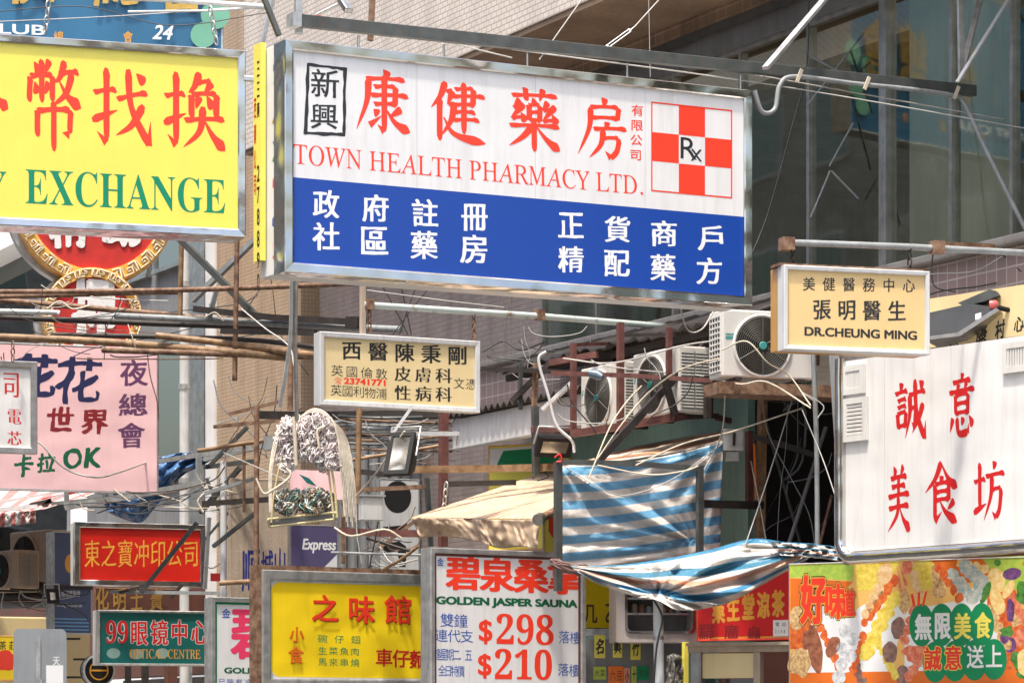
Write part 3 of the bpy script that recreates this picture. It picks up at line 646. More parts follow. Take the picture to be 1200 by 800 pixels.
for k in (.27, .52, .76):
    mb = MB(); u = s.u1 * k; mb.face([fr.w(u, hb + .004, s.d + .0003), fr.w(u + .004, hb + .004, s.d + .0003), fr.w(u + .004, s.h1 - s.fw, s.d + .0003), fr.w(u, s.h1 - s.fw, s.d + .0003)]); mb.build('joint', seam, s.parent)
# yellow strip with small writing fixed along the left side of the pharmacy sign
sf = Frame(328, 25, 27.6 + 90); sf.o = fr.w(-.004, 0, 0)
o_ = sf.s * -1
mb = MB(); hh0, hh1 = s.h0 + .03, s.h1 + .04
def sidepanel(d0, d1, h0, h1, u=-.01): return [fr.w(u, h0, d0), fr.w(u, h0, d1), fr.w(u, h1, d1), fr.w(u, h1, d0)]
mb.hexa([fr.w(-.05, hh0 + .1, -.50), fr.w(-.05, hh0 + .1, -.36), fr.w(-.006, hh0 + .1, -.36), fr.w(-.006, hh0 + .1, -.50), fr.w(-.05, hh1, -.50), fr.w(-.05, hh1, -.36), fr.w(-.006, hh1, -.36), fr.w(-.006, hh1, -.50)])
sp_ = mb.build('side_banner', M['yellow'], s.root)
def side_chars(b, chars, h_top, step, hh, wlo, whi, style=KAI):
    for i, c in enumerate(chars):
        g = glyph(c, **style); out = []
        for x, y in g[0]: out.append(fr.w(-.0515, h_top - i * step - hh + y * hh, wlo + (whi - wlo) * x))
        b.mesh(out, g[1])
mb = MB(); side_chars(mb, '三三藥', hh1 - .14, .16, .12, -.43, -.38, BOLD); side_chars(mb, '278890', hh1 - .95, .17, .13, -.43, -.38, BOLD); mb.build('lettering', M['ink'], sp_)
mb = MB(); side_chars(mb, '西藥公司', hh1 - .42, .2, .16, -.49, -.445, BOLD); mb.build('lettering', M['red'], sp_)

random.seed(3)
for i in range(16):      # torn coloured print on the side of the box
    mb = MB(); h = s.h0 + .12 + i * (s.h1 - s.h0 - .2) / 16; n = 7; cd = -.17 + random.uniform(-.03, .02); rr_ = [random.uniform(.4, 1) for _ in range(n)]
    mb.face([fr.w(.0032 - i * 4e-5, h + .07 * rr_[k] * math.sin(2 * math.pi * k / n), max(-.34, cd + .09 * rr_[k] * math.cos(2 * math.pi * k / n))) for k in range(n)]); mb.build('side_print', M[['pinkl', 'pink', 'green', 'blueink', 'pink', 'goldm'][i % 6]], s.root)
# pink nightclub sign with karaoke lettering
s = lightbox('nightclub_sign', 'pink rectangular sign with navy and maroon brush characters and green karaoke lettering', 'sign', -110, 186, 396, 571, 38, 20, .12, .025, 'pink', 'steel', HANG, rec=.004)
lets(s, 'navy', lambda b: [s.ch(b, '花', 92, 446, 56, 56, dict(BRUSH, ax=.016, ay=.012)), s.ch(b, '花', 40, 441, 56, 54, BRUSH)])
lets(s, 'maroon', lambda b: [s.ch(b, '世', 71, 491, 32, 30, BRUSH), s.ch(b, '界', 111, 494, 32, 30, BRUSH)])
lets(s, 'purple', lambda b: [s.ch(b, '夜', 157, 437, 33, 31, KAIB), s.ch(b, '總', 156, 474, 34, 27, KAIB), s.ch(b, '會', 154, 510, 32, 30, KAIB)])
lets(s, 'dkgreen', lambda b: [s.ch(b, '卡', 28, 545, 23, 28, BRUSH), s.ch(b, '拉', 54, 542, 22, 24, BRUSH), s.ch(b, 'O', 85, 537, 22, 24, BRUSH), s.ch(b, 'K', 108, 536, 20, 25, BRUSH)])

# small white sign in front of it
s = lightbox('white_hanging_sign', 'small white steel framed sign with three red characters, hanging before the pink sign', 'sign', -40, 44, 420, 529, 34, 22, .15, .07, 'white2', 'steel', HANG)
lets(s, 'crimson', lambda b: [s.ch(b, '司', 13, 451, 18, 28, SONG), s.ch(b, '電', 17, 488, 16, 17, SONG), s.ch(b, '芯', 17, 513, 17, 16, SONG)])

# cream doctor sign, centre
s = lightbox('doctor_sign', 'cream clinic sign with a red telephone number, hung from a pale green pole', 'sign', 375, 563, 388, 474, 31, 27, .16, .05, 'cream', 'whitep', HANG)
D1 = s
lets(s, 'ink', lambda b: s.row(b, '西醫陳秉剛', 412, 411, 536, 417, 24, 23, dict(KAIB, nz=0.)))
lets(s, 'ink', lambda b: [s.row(b, '英國倫敦', 395, 434, 447, 438, 15, 14, dict(ax=-.006, ay=-.006, nz=.008)), s.row(b, '英國利物浦', 394, 457, 447, 461, 14, 14, dict(ax=-.006, ay=-.006, nz=.008))])
lets(s, 'red', lambda b: [s.word(b, '23741771', 403, 446.5, 452, 448, 7.5, XBOLD), s.ch(b, '☎', 396, 446, 9, 8, HEI)])
lets(s, 'ink', lambda b: [s.row(b, '皮膚科', 472, 438, 520, 440, 20, 19, SONG), s.row(b, '性病科', 472, 460, 520, 462, 20, 19, SONG), s.row(b, '文憑', 538, 449, 552, 450, 13, 14, dict(ax=-.004, ay=-.004))])

# cream doctor sign, right
s = lightbox('doctor_sign', 'cream clinic sign reading DR.CHEUNG MING under two rows of black characters', 'sign', 919, 1090, 310, 409, 25.2, 17, .3, .035, 'cream2', 'whitep', HANG, side='creams')
D2 = s
lets(s, 'ink', lambda b: s.row(b, '美健醫務中心', 948, 333, 1065, 335, 15, 17, dict(KAI, nz=.015)))
lets(s, 'ink', lambda b: s.row(b, '張明醫生', 963, 363, 1051, 365, 22, 25, KAIB))
lets(s, 'ink', lambda b: s.word(b, 'DR.CHEUNG MING', 943, 389.5, 1075, 391.5, 10.5, dict(ax=.035, ay=.022)))

# red photo shop sign
s = lightbox('photo_shop_sign', 'red steel framed sign with thin gold characters above the teal optician sign', 'sign', 88, 241, 611, 685, 42, 20, .3, .07, 'redp', 'chrome', HANG, side='whitep')
RS = s
lets(s, 'gold', lambda b: s.row(b, '東之寶冲印公司', 108, 649, 224, 649, 19, 34, dict(ax=.008, ay=-.004, shear=.05, nz=.015)))
# optician
s = lightbox('optician_sign', 'teal optician sign with red characters after a large 99 and OPTICAL CENTRE below', 'sign', 115, 262, 714, 779, 43, 20, .35, .03, 'teal', 'galv', HANG, side='whitep')
def opt(b, st, l):
    s.word(b, serif('99'), 124, 740, 150, 740, 27, dict(ax=st, ay=st), l)
    s.row(b, '眼镜中心', 163, 741, 234, 740, 21, 31, dict(ax=.024 + st, ay=st), l)
lets(s, 'whitep', lambda b: opt(b, .03, .003)); lets(s, 'crimson', lambda b: opt(b, .004, .006))
lets(s, 'gold', lambda b: s.word(b, light('OPTICAL CENTRE'), 152, 765.5, 235, 766, 11, dict(slant=-.28, ax=.008)))
lets(s, 'tealwall', lambda b: [s.disc(b, 133, 765, 8, 6, .0025), s.disc(b, 160, 766, 8, 6, .0025), s.disc(b, 190, 765, 8, 6, .0022)], 'lens_picture')

# restaurant yellow sign
s = lightbox('noodle_shop_sign', 'golden yellow noodle shop sign with red raised characters in a rusty edged frame', 'sign', 308, 520, 667, 806, 33, 32, .3, .1, 'whitep', 'galv', HANG)
NS = s
def rounded(b):
    x0, y0, x1, y1, r = 323, 678, 520, 801, 11; pts = []
    u0, u1, ha, hb = s.fw + .01, s.u1 - s.fw - .01, s.h0 + s.fw + .02, s.h1 - s.fw - .02; R = .1
    for cx, cy, a0 in ((u1 - R, hb - R, 0), (u0 + R, hb - R, 90), (u0 + R, ha + R, 180), (u1 - R, ha + R, 270)):
        for k in range(7):
            a = math.radians(a0 + k * 15); pts.append(fr2.w(cx + R * math.cos(a), cy + R * math.sin(a), s.d + .0004))
    b.face(pts)
fr2 = s.fr
lets(s, 'yellow2', rounded, 'yellow_field')
def threed(txts, m1, m2, off):
    for l, dx, m_ in ((.006, off, m2), (.02, 0, m1)):
        def f(b):
            for (c, x, y, w, h, st) in txts: s.ch(b, c, x + dx, y + dx * .5, w, h, st, l)
        lets(s, m_, f)
threed([('之', 380, 712, 31, 31, BOLD), ('味', 423, 714, 30, 32, BOLD), ('館', 465, 714, 31, 33, BOLD)], 'red', 'maroon', 1.6)
threed([('小', 347, 743, 17, 18, BOLD), ('食', 346, 767, 18, 20, BOLD)], 'orange', 'maroon', .8)
lets(s, 'green', lambda b: [s.row(b, '碗仔翅', 378, 748, 417, 749, 12, 10, HEI, .004), s.row(b, '生菜魚肉', 378, 762, 416, 763, 11, 10, HEI, .004), s.row(b, '馬來串燒', 378, 775, 416, 776, 11, 10, HEI, .004)])
lets(s, 'crimson', lambda b: s.row(b, '車仔麵', 450, 770, 490, 772, 21, 22, BOLD, .006))
mb = MB(); mb.loops([ring(fr2, -.05, s.u1 + .02, s.h0 - .02, s.h1 + .05, 0, -.2), ring(fr2, -.05, s.u1 + .02, s.h0 - .02, s.h1 + .05, 0, -.03), ring(fr2, -.05, s.u1 + .02, s.h0 - .02, s.h1 + .05, .05, -.03), ring(fr2, -.05, s.u1 + .02, s.h0 - .02, s.h1 + .05, .05, -.2)]); mb.build('rusty_edge', M['rust'], s.root)

# sauna signs: the large one and its half hidden twin
def sauna(label, xl, xr, yt, yb, D, th, full, ox, red):
    s = lightbox('sauna_sign', label, 'sign', xl, xr, yt, yb, D, th, .2, .05, 'white', 'galv', HANG)
    mb = MB(); f = s.fr; mb.loops([ring(f, s.fw, s.u1 - s.fw, s.h0 + s.fw, s.h1 - s.fw, 0, s.d + .003), ring(f, s.fw, s.u1 - s.fw, s.h0 + s.fw, s.h1 - s.fw, .025, s.d + .003)]); mb.build('border_stripe', M['redrust' if full else 'green'], s.root)
    if full:
        lets(s, red, lambda b: s.row(b, '碧泉桑拿', 543, 671, 662, 676, 41, 42, XBOLD))
        lets(s, 'dkgreen', lambda b: s.word(b, 'GOLDEN JASPER SAUNA', 512, 704.5, 678, 708, 12, dict(ax=.05, ay=.035)))
        lets(s, 'blueink', lambda b: [s.ch(b, '金', 516, 658, 8, 9, BOLD), s.row(b, '雙鐘', 524, 726, 540, 727, 17, 17, HEI), s.row(b, '連代支', 517, 744, 547, 745, 16, 16, HEI),
              s.row(b, '逢星期二．五', 513, 766, 549, 767, 9.5, 15, HEI), s.row(b, '全日特價', 518, 785, 540, 786, 9.5, 14, HEI), s.row(b, '落樓', 661, 746, 674, 747, 13.5, 16, HEI), s.row(b, '落樓', 660, 784, 673, 785, 13.5, 16, HEI)])
        lets(s, 'red', lambda b: [s.word(b, serif('298'), 582, 736, 649, 738, 36, dict(ax=.004, ay=.004)), s.word(b, serif('210'), 580, 777, 647, 779, 36, dict(ax=.004, ay=.004)),
              s.word(b, '$', 561, 740, 577, 740, 29, BOLD), s.word(b, '$', 560, 780, 576, 780, 29, BOLD)])
    else:
        lets(s, red, lambda b: [s.ch(b, '碧', 294, 741, 48, 62, XBOLD)])
        lets(s, 'dkgreen', lambda b: s.word(b, 'GOLDEN JASPER', 263, 785, 360, 788, 9, dict(ax=.04, ay=.03)))
        lets(s, 'blueink', lambda b: [s.ch(b, '金', 265, 718, 10, 11, BOLD), s.row(b, '已裝有冷氣', 260, 798, 300, 799, 9, 8, HEI)])
    return s
GJ = sauna('white sauna price sign with $298 and $210 in large red figures', 505, 687, 641, 822, 30.5, 32, True, 0, 'red')
sauna('white sauna sign with one large pink character, half hidden behind the noodle sign', 248, 345, 699, 845, 35, 30, False, 0, 'pinkl')

# large white food court sign in a steel pipe frame, along the building
fr = Frame(985, 27.4, -54.5); WF = fr
hT, hB = fr.uv(985, 424)[1], fr.uv(985, 655)[1]
root = thing('food_court_sign', 'large white sign with five red brush characters in a rounded steel pipe frame', 'sign', fr.mat(1.5, hB))
mb = MB(); mb.fbox(fr, .03, 3.3, hB + .06, hT, -.5, -.05); mb.build('cabinet', M['white2'], root, .004)
mb = MB(); mb.face([fr.w(.04, hB + .06, 0), fr.w(3.3, hB + .06, 0), fr.w(3.3, hT, 0), fr.w(.04, hT, 0)]); pn = mb.build('face_panel', M['white2'], root)
mb = MB(); r = .052; pts = [fr.w(3.3, hB, .02), fr.w(.2, hB, .02)] + [fr.w(.02 + .16 * (1 - math.sin(a)), hB + .16 * (1 - math.cos(a)), .02) for a in [math.radians(10 * k) for k in range(1, 10)]] + [fr.w(.02, hB + .2, .02), fr.w(.02, hT + .02, .02)]
mb.tube(pts, r, 12); mb.build('pipe_frame', M['chrome'], root)
s = Sign(fr, root, pn, 0)
lets(s, 'crimson', lambda b: [s.ch(b, c, x, y, w, h, wd=12.5) for c, x, y, w, h in (('誠', 1067, 481, 37, 72), ('意', 1127, 473, 32, 72), ('美', 1053, 584, 28, 76), ('食', 1103, 577, 38, 72), ('坊', 1159, 574, 36, 70))])
for k in (.55, 1.35, 2.2):
    mb = MB(); mb.face([fr.w(k, hB + .08, .0003), fr.w(k + .004, hB + .08, .0003), fr.w(k + .004, hT - .01, .0003), fr.w(k, hT - .01, .0003)]); mb.build('joint', seam, pn)
def vent(x0, y0, x1, y1, horiz):
    (u0, h1), (u1, h0) = fr.uv(x0, y0), fr.uv(x1, y1)
    h1 = fr.uv((x0 + x1) / 2, y0)[1]; h0 = fr.uv((x0 + x1) / 2, y1)[1]
    b = MB(); e = .05
    b.fbox(fr, u0, u1, h0, h0 + e, .002, .03); b.fbox(fr, u0, u1, h1 - e, h1, .002, .03); b.fbox(fr, u0, u0 + e, h0 + e, h1 - e, .002, .03); b.fbox(fr, u1 - e, u1, h0 + e, h1 - e, .002, .03)
    f = b.build('vent', M['acw'], root)
    b = MB(); b.fbox(fr, u0 + e, u1 - e, h0 + e, h1 - e, .002, .006); b.build('opening', M['greywall'], f)
    b = MB(); n = 8
    for i in range(n):
        if horiz: z = h0 + e + (h1 - h0 - 2 * e) * (i + .5) / n; b.fbox(fr, u0 + e, u1 - e, z - .012, z + .012, .008, .024)
        else: z = u0 + e + (u1 - u0 - 2 * e) * (i + .5) / n; b.fbox(fr, z - .01, z + .01, h0 + e, h1 - e, .008, .024)
    b.build('louvre', M['acw'], f)
vent(989, 428, 1015, 462, False); vent(990, 466, 1018, 517, True); vent(1177, 400, 1212, 436, False)

# ochre board under the floodlight
fr = Frame(1085, 27.8, -52)
s_h = fr.uv(1085, 408)[1]; mb = MB(); mb.fbox(fr, -.1, 2.6, s_h, s_h + .42, -.05, 0)
r_ = thing('ochre_board', 'ochre board with black brush marks behind the large grey floodlight', 'sign', fr.mat(1, s_h)); b_ = mb.build('board', M['cream'], r_)
s = Sign(fr, r_, b_, 0); lets(s, 'ink', lambda b: [s.ch(b, '永', 1118, 398, 12, 22, BRUSH), s.ch(b, '康', 1150, 392, 14, 22, BRUSH), s.ch(b, '村', 1172, 386, 12, 24, BRUSH), s.ch(b, '心', 1194, 380, 12, 18, BRUSH)])

# herbal tea sign
s = lightbox('tea_shop_sign', 'red shop sign with five yellow characters for herbal tea, under the sagging striped sheet', 'sign', 816, 926, 664, 751, 31.2, -28, .2, .02, 'crimson', 'red', None, rec=.01)
lets(s, 'gold', lambda b: s.row(b, '業生堂涼茶', 842, 714, 912, 707, 15, 32, dict(ax=.045, ay=.03, nz=.03)))
lets(s, 'gold', lambda b: [s.rect(b, 818, 745.5, 924, 747.5), s.rect(b, 880, 668, 924, 670)], 'border')
lets(s, 'wfilm', lambda b: s.rect(b, 906, 726, 924, 746), 'price_label')
lets(s, 'maroon', lambda b: [s.ch(b, '羅', 828, 741, 18, 20, BOLD, .0022), s.ch(b, '廣', 857, 741, 18, 20, BOLD, .0022), s.ch(b, '龜', 884, 742, 16, 18, BOLD, .0022)])
lets(s, 'ink', lambda b: [s.row(b, '電話', 911, 731, 919, 731, 5, 5, HEI, .005), s.row(b, '2148', 910, 739, 920, 739, 3, 6, HEI, .005)])

# food banner
s = lightbox('food_banner', 'printed snack shop banner crowded with pictures of food, skewers and green bubbles of writing', 'banner', 924, 1262, 660, 806, 28.6, -30, .12, .01, None, 'galv', None, rec=.002)
fr = s.fr; mb = MB(); mb.face(ring(fr, 0, s.u1, s.h0, s.h1, .004, -.006)); s.parent = mb.build('printed_sheet', mat('warm_print', (.85, .5, .14), .35, 0, .12, 3), s.root); s.d = -.006
BN = s
def shade(name, c1, c2, sc=20): return two_tone(name, c1, c2, sc, .35, .65, .4, 0)
PR = {'egg': shade('egg_print', (.66, .36, .12), (.85, .66, .4)), 'saus': shade('sausage_print', (.55, .05, .012), (.8, .22, .04)), 'dump': shade('dumpling_print', (.66, .46, .03), (.88, .74, .16)), 'meat': shade('meatball_print', (.16, .09, .07), (.36, .2, .16)),
      'squid': shade('prawn_print', (.25, .42, .46), (.74, .7, .6)), 'ball': shade('fishball_print', (.42, .43, .46), (.82, .83, .84)), 'duck': shade('roast_print', (.18, .05, .03), (.42, .16, .08)), 'veg': shade('leaf_print', (.02, .12, .02), (.12, .35, .06)),
      'egp': shade('aubergine_print', (.07, .02, .1), (.25, .1, .3)), 'noodle': shade('noodle_print', (.42, .2, .07), (.85, .62, .3), 40), 'wh': M['wfilm'], 'or': M['orange'], 'lg': shade('light_green_print', (.3, .5, .06), (.5, .62, .1)), 'pr': shade('prawn_red_print', (.6, .08, .03), (.85, .35, .2)), 'bun': shade('bun_print', (.78, .48, .12), (.9, .74, .38))}
def pic(k, name, f, l=.002):
    mb = MB(); f(mb)
    for fc in mb.f: one = MB(); one.face([mb.v[i] for i in fc]); one.build(name, PR[k], s.parent)
L0 = .001
pic('lg', 'printed_patch', lambda b: [s.poly(b, [(926, 662), (1000, 659), (1000, 680), (926, 676)], L0), s.poly(b, [(1150, 653), (1215, 650), (1215, 690), (1176, 690)], L0)])
pic('or', 'printed_patch', lambda b: [s.poly(b, [(926, 677), (1000, 681), (965, 715), (926, 712)], L0 * .8), s.poly(b, [(1085, 656), (1150, 653), (1168, 676), (1096, 690)], L0 * 1.1), s.poly(b, [(926, 788), (1230, 783), (1230, 806), (926, 806)], L0 * 1.2)])
pic('wh', 'printed_patch', lambda b: [s.poly(b, [(955, 700), (990, 725), (1040, 690), (1060, 720), (1040, 800), (940, 800)], L0 * .9), s.disc(b, 989, 757, 20, 31, .0013), s.disc(b, 1025, 735, 30, 30, .0011), s.poly(b, [(1060, 715), (1140, 700), (1175, 750), (1175, 800), (1060, 800)], L0 * .95), s.disc(b, 1143, 706, 14, 18, .0012)])
pic('dump', 'printed_patch', lambda b: [s.poly(b, [(1000, 659), (1055, 657), (1040, 690), (1005, 692)], L0 * 1.05)])
pic('egg', 'skewer_picture', lambda b: [s.disc(b, 1037, 672, 9, 13, .0022, rot=-.3), s.disc(b, 1030, 690, 6, 8, .0024), s.disc(b, 1024, 700, 5.5, 7, .0026), s.disc(b, 1019, 710, 5, 6.5, .0028), s.disc(b, 1014, 719, 4.5, 6, .003)])
pic('saus', 'skewer_picture', lambda b: [s.disc(b, 1047 - i * 7, 680 + i * 10, 6.5, 8, .002 + i * 2e-4, rot=-.5, wob=.3) for i in range(5)] + [s.disc(b, 1013, 729, 4, 5, .0031)])
pic('dump', 'skewer_picture', lambda b: [s.disc(b, 1046 - i * 7.5, 703 + i * 15, 9 - i * .2, 11, .0021 + i * 2e-4, rot=-.5, wob=.35) for i in range(5)] + [s.disc(b, 1083, 672, 15, 18, .002, wob=.4)])
pic('meat', 'skewer_picture', lambda b: [s.disc(b, 1053, 736, 9, 13, .0021, wob=.15), s.disc(b, 1043, 764, 9, 13, .0022, wob=.15), s.disc(b, 1058, 790, 8, 12, .0022, wob=.15)])
pic('pr', 'chilli_picture', lambda b: [s.poly(b, [(1052, 664), (1057, 690), (1060, 700), (1053, 688)], .0032), s.poly(b, [(1054, 660), (1064, 684), (1061, 690)], .0033), s.disc(b, 1063, 664, 6, 9, .0024), s.disc(b, 1071, 764, 12, 9, .0023, wob=.5), s.disc(b, 1195, 746, 9, 10, .0024, wob=.4), s.disc(b, 1210, 752, 9, 10, .0026, wob=.4)])
pic('noodle', 'bowl_picture', lambda b: [s.disc(b, 934, 724, 9, 14, .0022, wob=.1), s.disc(b, 937, 776, 13, 17, .0023, wob=.25), s.disc(b, 1101, 690, 8, 12, .0021, wob=.4), s.disc(b, 1098, 672, 6, 14, .0021, wob=.4), s.disc(b, 1060, 705, 7, 14, .002, wob=.3), s.disc(b, 1192, 722, 8, 12, .0022, wob=.4)])
pic('ball', 'fish_ball_picture', lambda b: [s.disc(b, 990, 739, 7, 8, .0021), s.disc(b, 999, 748, 7, 8, .0022), s.disc(b, 987, 760, 7, 8, .0023), s.disc(b, 997, 768, 7, 8, .0024), s.disc(b, 986, 778, 7, 8, .0025), s.disc(b, 983, 793, 8, 8, .0026)])
pic('duck', 'roast_picture', lambda b: [s.disc(b, 955, 760, 8, 30, .0021, rot=.15, wob=.2), s.disc(b, 947, 750, 7, 11, .0022, wob=.2), s.disc(b, 976, 757, 7, 14, .0023, rot=-.4, wob=.2)])
pic('squid', 'prawn_picture', lambda b: [s.disc(b, 1116 + i * 7 + (i % 2) * 2, 675 + i * 8, 8, 9, .002 + i * 1e-4, wob=.3) for i in range(4)] + [s.disc(b, 1131 + i * 7, 664 + i * 6, 8, 9, .0022 + i * 1e-4, wob=.3) for i in range(4)] + [s.disc(b, 1146, 690, 6, 14, .0027, wob=.3)])
pic('bun', 'vegetable_picture', lambda b: [s.disc(b, 1167, 680, 11, 15, .0022, wob=.2), s.disc(b, 1169, 705, 8, 16, .0024, rot=.3, wob=.2), s.disc(b, 1182, 690, 5, 12, .0027, rot=-.5), s.disc(b, 1205, 775, 14, 18, .0024, wob=.2)])
pic('egp', 'vegetable_picture', lambda b: [s.disc(b, 1186, 672, 11, 7, .0025, rot=.15), s.disc(b, 1184, 715, 5, 14, .0025, wob=.2), s.disc(b, 1184, 755, 7, 9, .0025), s.disc(b, 1177, 747, 5, 7, .0026)])
pic('veg', 'vegetable_picture', lambda b: [s.disc(b, 1155, 694, 4.5, 14, .0026, rot=-.4), s.disc(b, 1198, 694, 8, 14, .0026, wob=.3), s.disc(b, 1180, 740, 8, 6, .0028, wob=.5), s.disc(b, 1169, 659, 4, 4, .0028)])
random.seed(23)
def skewer(x, y, dx, dy, n, rx, ry, k, lift):
    for i in range(n): pic(k, 'skewer_picture', lambda b: s.disc(b, x + dx * i + random.uniform(-.6, .6), y + dy * i, rx * random.uniform(.85, 1.1), ry * random.uniform(.85, 1.1), lift + i * 1.2e-4, 18, rot=random.uniform(-.5, .5), wob=.35))
skewer(1100, 664, 6, 9, 5, 5, 6, 'saus', .0027); skewer(1160, 715, 5, 10, 5, 6, 7, 'noodle', .0021); skewer(1126, 660, 9, 2, 4, 6, 6, 'bun', .0019); skewer(1070, 716, -3, 11, 4, 5, 7, 'pr', .002); skewer(1000, 770, 3, 9, 4, 6, 6, 'meat', .002)
skewer(1186, 700, 5, 9, 6, 6, 6, 'pr', .0021); skewer(1012, 745, -3, 10, 5, 5, 6, 'saus', .0019); skewer(962, 735, 4, 9, 6, 5, 6, 'saus', .0018); skewer(1068, 664, 3, 10, 4, 5, 7, 'egg', .0019); skewer(1024, 745, 5, 9, 6, 5, 6, 'dump', .0018); skewer(1085, 760, -5, 8, 5, 6, 6, 'pr', .0019); skewer(1190, 770, 4, 9, 3, 7, 7, 'veg', .0019); skewer(932, 745, 3, 9, 3, 6, 6, 'saus', .0019)
skewer(1204, 660, 3, 8, 4, 6, 6, 'saus', .0029)
pic('saus', 'printed_patch', lambda b: [s.poly(b, [(926, 700), (952, 690), (960, 735), (940, 760), (926, 760)], .0007), s.poly(b, [(1140, 700), (1190, 690), (1215, 800), (1176, 800)], .0006)])
GB = M['green']
mb = MB(); [s.disc(mb, 1080 + i * 23.5, 732 - i * .3, 14.5, 25, .0034 + i * 1e-4) for i in range(4)]; [s.disc(mb, 1096 + i * 23, 775 - i, 15, 24, .0039 + i * 1e-4) for i in range(4)]
for fc in mb.f: one = MB(); one.face([mb.v[i] for i in fc]); one.build('speech_bubble', GB, s.parent)
lets(s, 'wfilm', lambda b: [s.ch(b, '無', 1082, 734, 20, 31, XBOLD, .006), s.ch(b, '限', 1105, 733, 19, 31, XBOLD, .006), s.ch(b, '送', 1143, 769, 20, 27, BOLD, .006), s.ch(b, '上', 1165, 768, 19, 26, BOLD, .006)])
lets(s, 'yellow', lambda b: [s.ch(b, '美', 1128, 733, 20, 31, XBOLD, .006), s.ch(b, '食', 1152, 732, 20, 31, XBOLD, .006)])
def ok(b, st, l): [s.ch(b, '誠', 1093, 771, 21 + st * 40, 28 + st * 50, dict(ax=.03 + st, ay=.02 + st), l), s.ch(b, '意', 1117, 770, 20 + st * 40, 29 + st * 50, dict(ax=.03 + st, ay=.02 + st), l)]
lets(s, 'yellow', lambda b: ok(b, .035, .0055)); lets(s, 'red', lambda b: ok(b, 0., .007))
def hw(b, st, l): [s.ch(b, '好', 953, 702, 31 + st * 60, 58 + st * 80, dict(ax=.04 + st, ay=.03 + st, slant=.0), l), s.ch(b, '味', 979, 704, 24 + st * 50, 42 + st * 70, dict(ax=.04 + st, ay=.03 + st), l), s.ch(b, '道', 994, 706, 17 + st * 40, 32 + st * 60, dict(ax=.04 + st, ay=.03 + st), l)]
lets(s, 'ink', lambda b: hw(b, .06, .0036)); lets(s, 'gold', lambda b: hw(b, .035, .0042)); lets(s, 'red', lambda b: hw(b, 0., .0048))
lets(s, 'red', lambda b: [s.poly(b, [(1067 + i * 8.5, 696 - i * 2 + (2 if i == 2 else 0)), (1070 + i * 8.5, 695 - i * 2), (1073 + i * 5, 709), (1070 + i * 5, 710)], .004) for i in range(3)], 'accent_mark')

# red neon gourd sign, far left
fr = Frame(30, 44, 12); r_ = thing('gourd_sign', 'red sign of two joined discs with gold key pattern borders and peeling white characters', 'sign', fr.mat(1.0, fr.uv(100, 440)[1]))
cU, cH = fr.uv(112, 238); R1 = px2m(95, 44); dU, dH = fr.uv(108, 372); R2 = px2m(58, 44); th_ = .3
gout = []
for i in range(97):
    a = math.radians(-50 + 280 * i / 96); gout.append((cU + R1 * math.cos(a), cH + R1 * math.sin(a)))
ug = []
for i in range(65):
    a = math.radians(128 + 284 * i / 64); ug.append((dU + R2 * math.cos(a), dH + R2 * math.sin(a)))
def discpart(name, m, cu_, ch_, r0, r1, d0, d1, n=72):
    mb = MB()
    if r0 == 0:
        l = [[fr.w(cu_ + r1 * math.cos(2 * math.pi * k / n), ch_ + r1 * math.sin(2 * math.pi * k / n), d) for k in range(n)] for d in (d0, d1)]; mb.loops(l, cap1=True)
    else:
        pr = [(r1, d0), (r1, d1), (r0, d1), (r0, d0)]
        mb.loops([[fr.w(cu_ + r * math.cos(2 * math.pi * k / n), ch_ + r * math.sin(2 * math.pi * k / n), d) for k in range(n)] for r, d in pr])
    return mb.build(name, M[m], r_)
peelred = two_tone('faded_red_enamel', (.4, .014, .01), (.55, .02, .014), 5, .35, .7, .6, .15); M['peelred'] = peelred
M['ochre'] = two_tone('gold_enamel', (.6, .3, .04), (.78, .46, .09), 12, .35, .65, .5, .3)
M['peelwhite'] = two_tone('peeling_white_enamel', (.25, .25, .25), (.72, .72, .72), 16, .3, .42, .6, .6)
discpart('upper_disc', 'peelred', cU, cH, 0, R1 * .98, -th_, 0); discpart('upper_rim', 'ochre', cU, cH, R1 * .83, R1, -th_, .03)
discpart('lower_disc', 'peelred', dU, dH, 0, R2 * .98, -th_, .06); discpart('lower_rim', 'ochre', dU, dH, R2 * .8, R2, -th_, .09)
discpart('case', 'galv', cU - .09, cH, 0, R1 * 1.0, -th_ - .28, -th_ - .01); discpart('case', 'galv', dU - .09, dH, 0, R2, -th_ - .28, -th_ - .01)
mb = MB()
def keyp(cu_, ch_, R, r0, r1, a0, a1, n, d):
    for i in range(n):
        def q(t, r): a = math.radians(a0 + (a1 - a0) * (i + t) / n); return fr.w(cu_ + r * math.cos(a), ch_ + r * math.sin(a), d)
        dr = r1 - r0
        pts = [q(.04, r0 + dr * .15), q(.04, r0 + dr * .85), q(.62, r0 + dr * .85), q(.62, r0 + dr * .4), q(.34, r0 + dr * .4), q(.34, r0 + dr * .6), q(.48, r0 + dr * .6)]
        mb.tube(pts, .014, 5); mb.tube([q(.5, r0 + dr * .15), q(.94, r0 + dr * .15), q(.94, r0 + dr * .85), q(.74, r0 + dr * .85), q(.74, r0 + dr * .3), q(.84, r0 + dr * .3)], .014, 5)
keyp(cU, cH, R1, R1 * .83, R1, 0, 360, 26, .04); keyp(dU, dH, R2, R2 * .8, R2, 0, 360, 16, .1)
mb.build('key_pattern', mat('neon_tube_glass', (.75, .62, .42), .2), r_)
s = Sign(fr, r_, r_, 0)
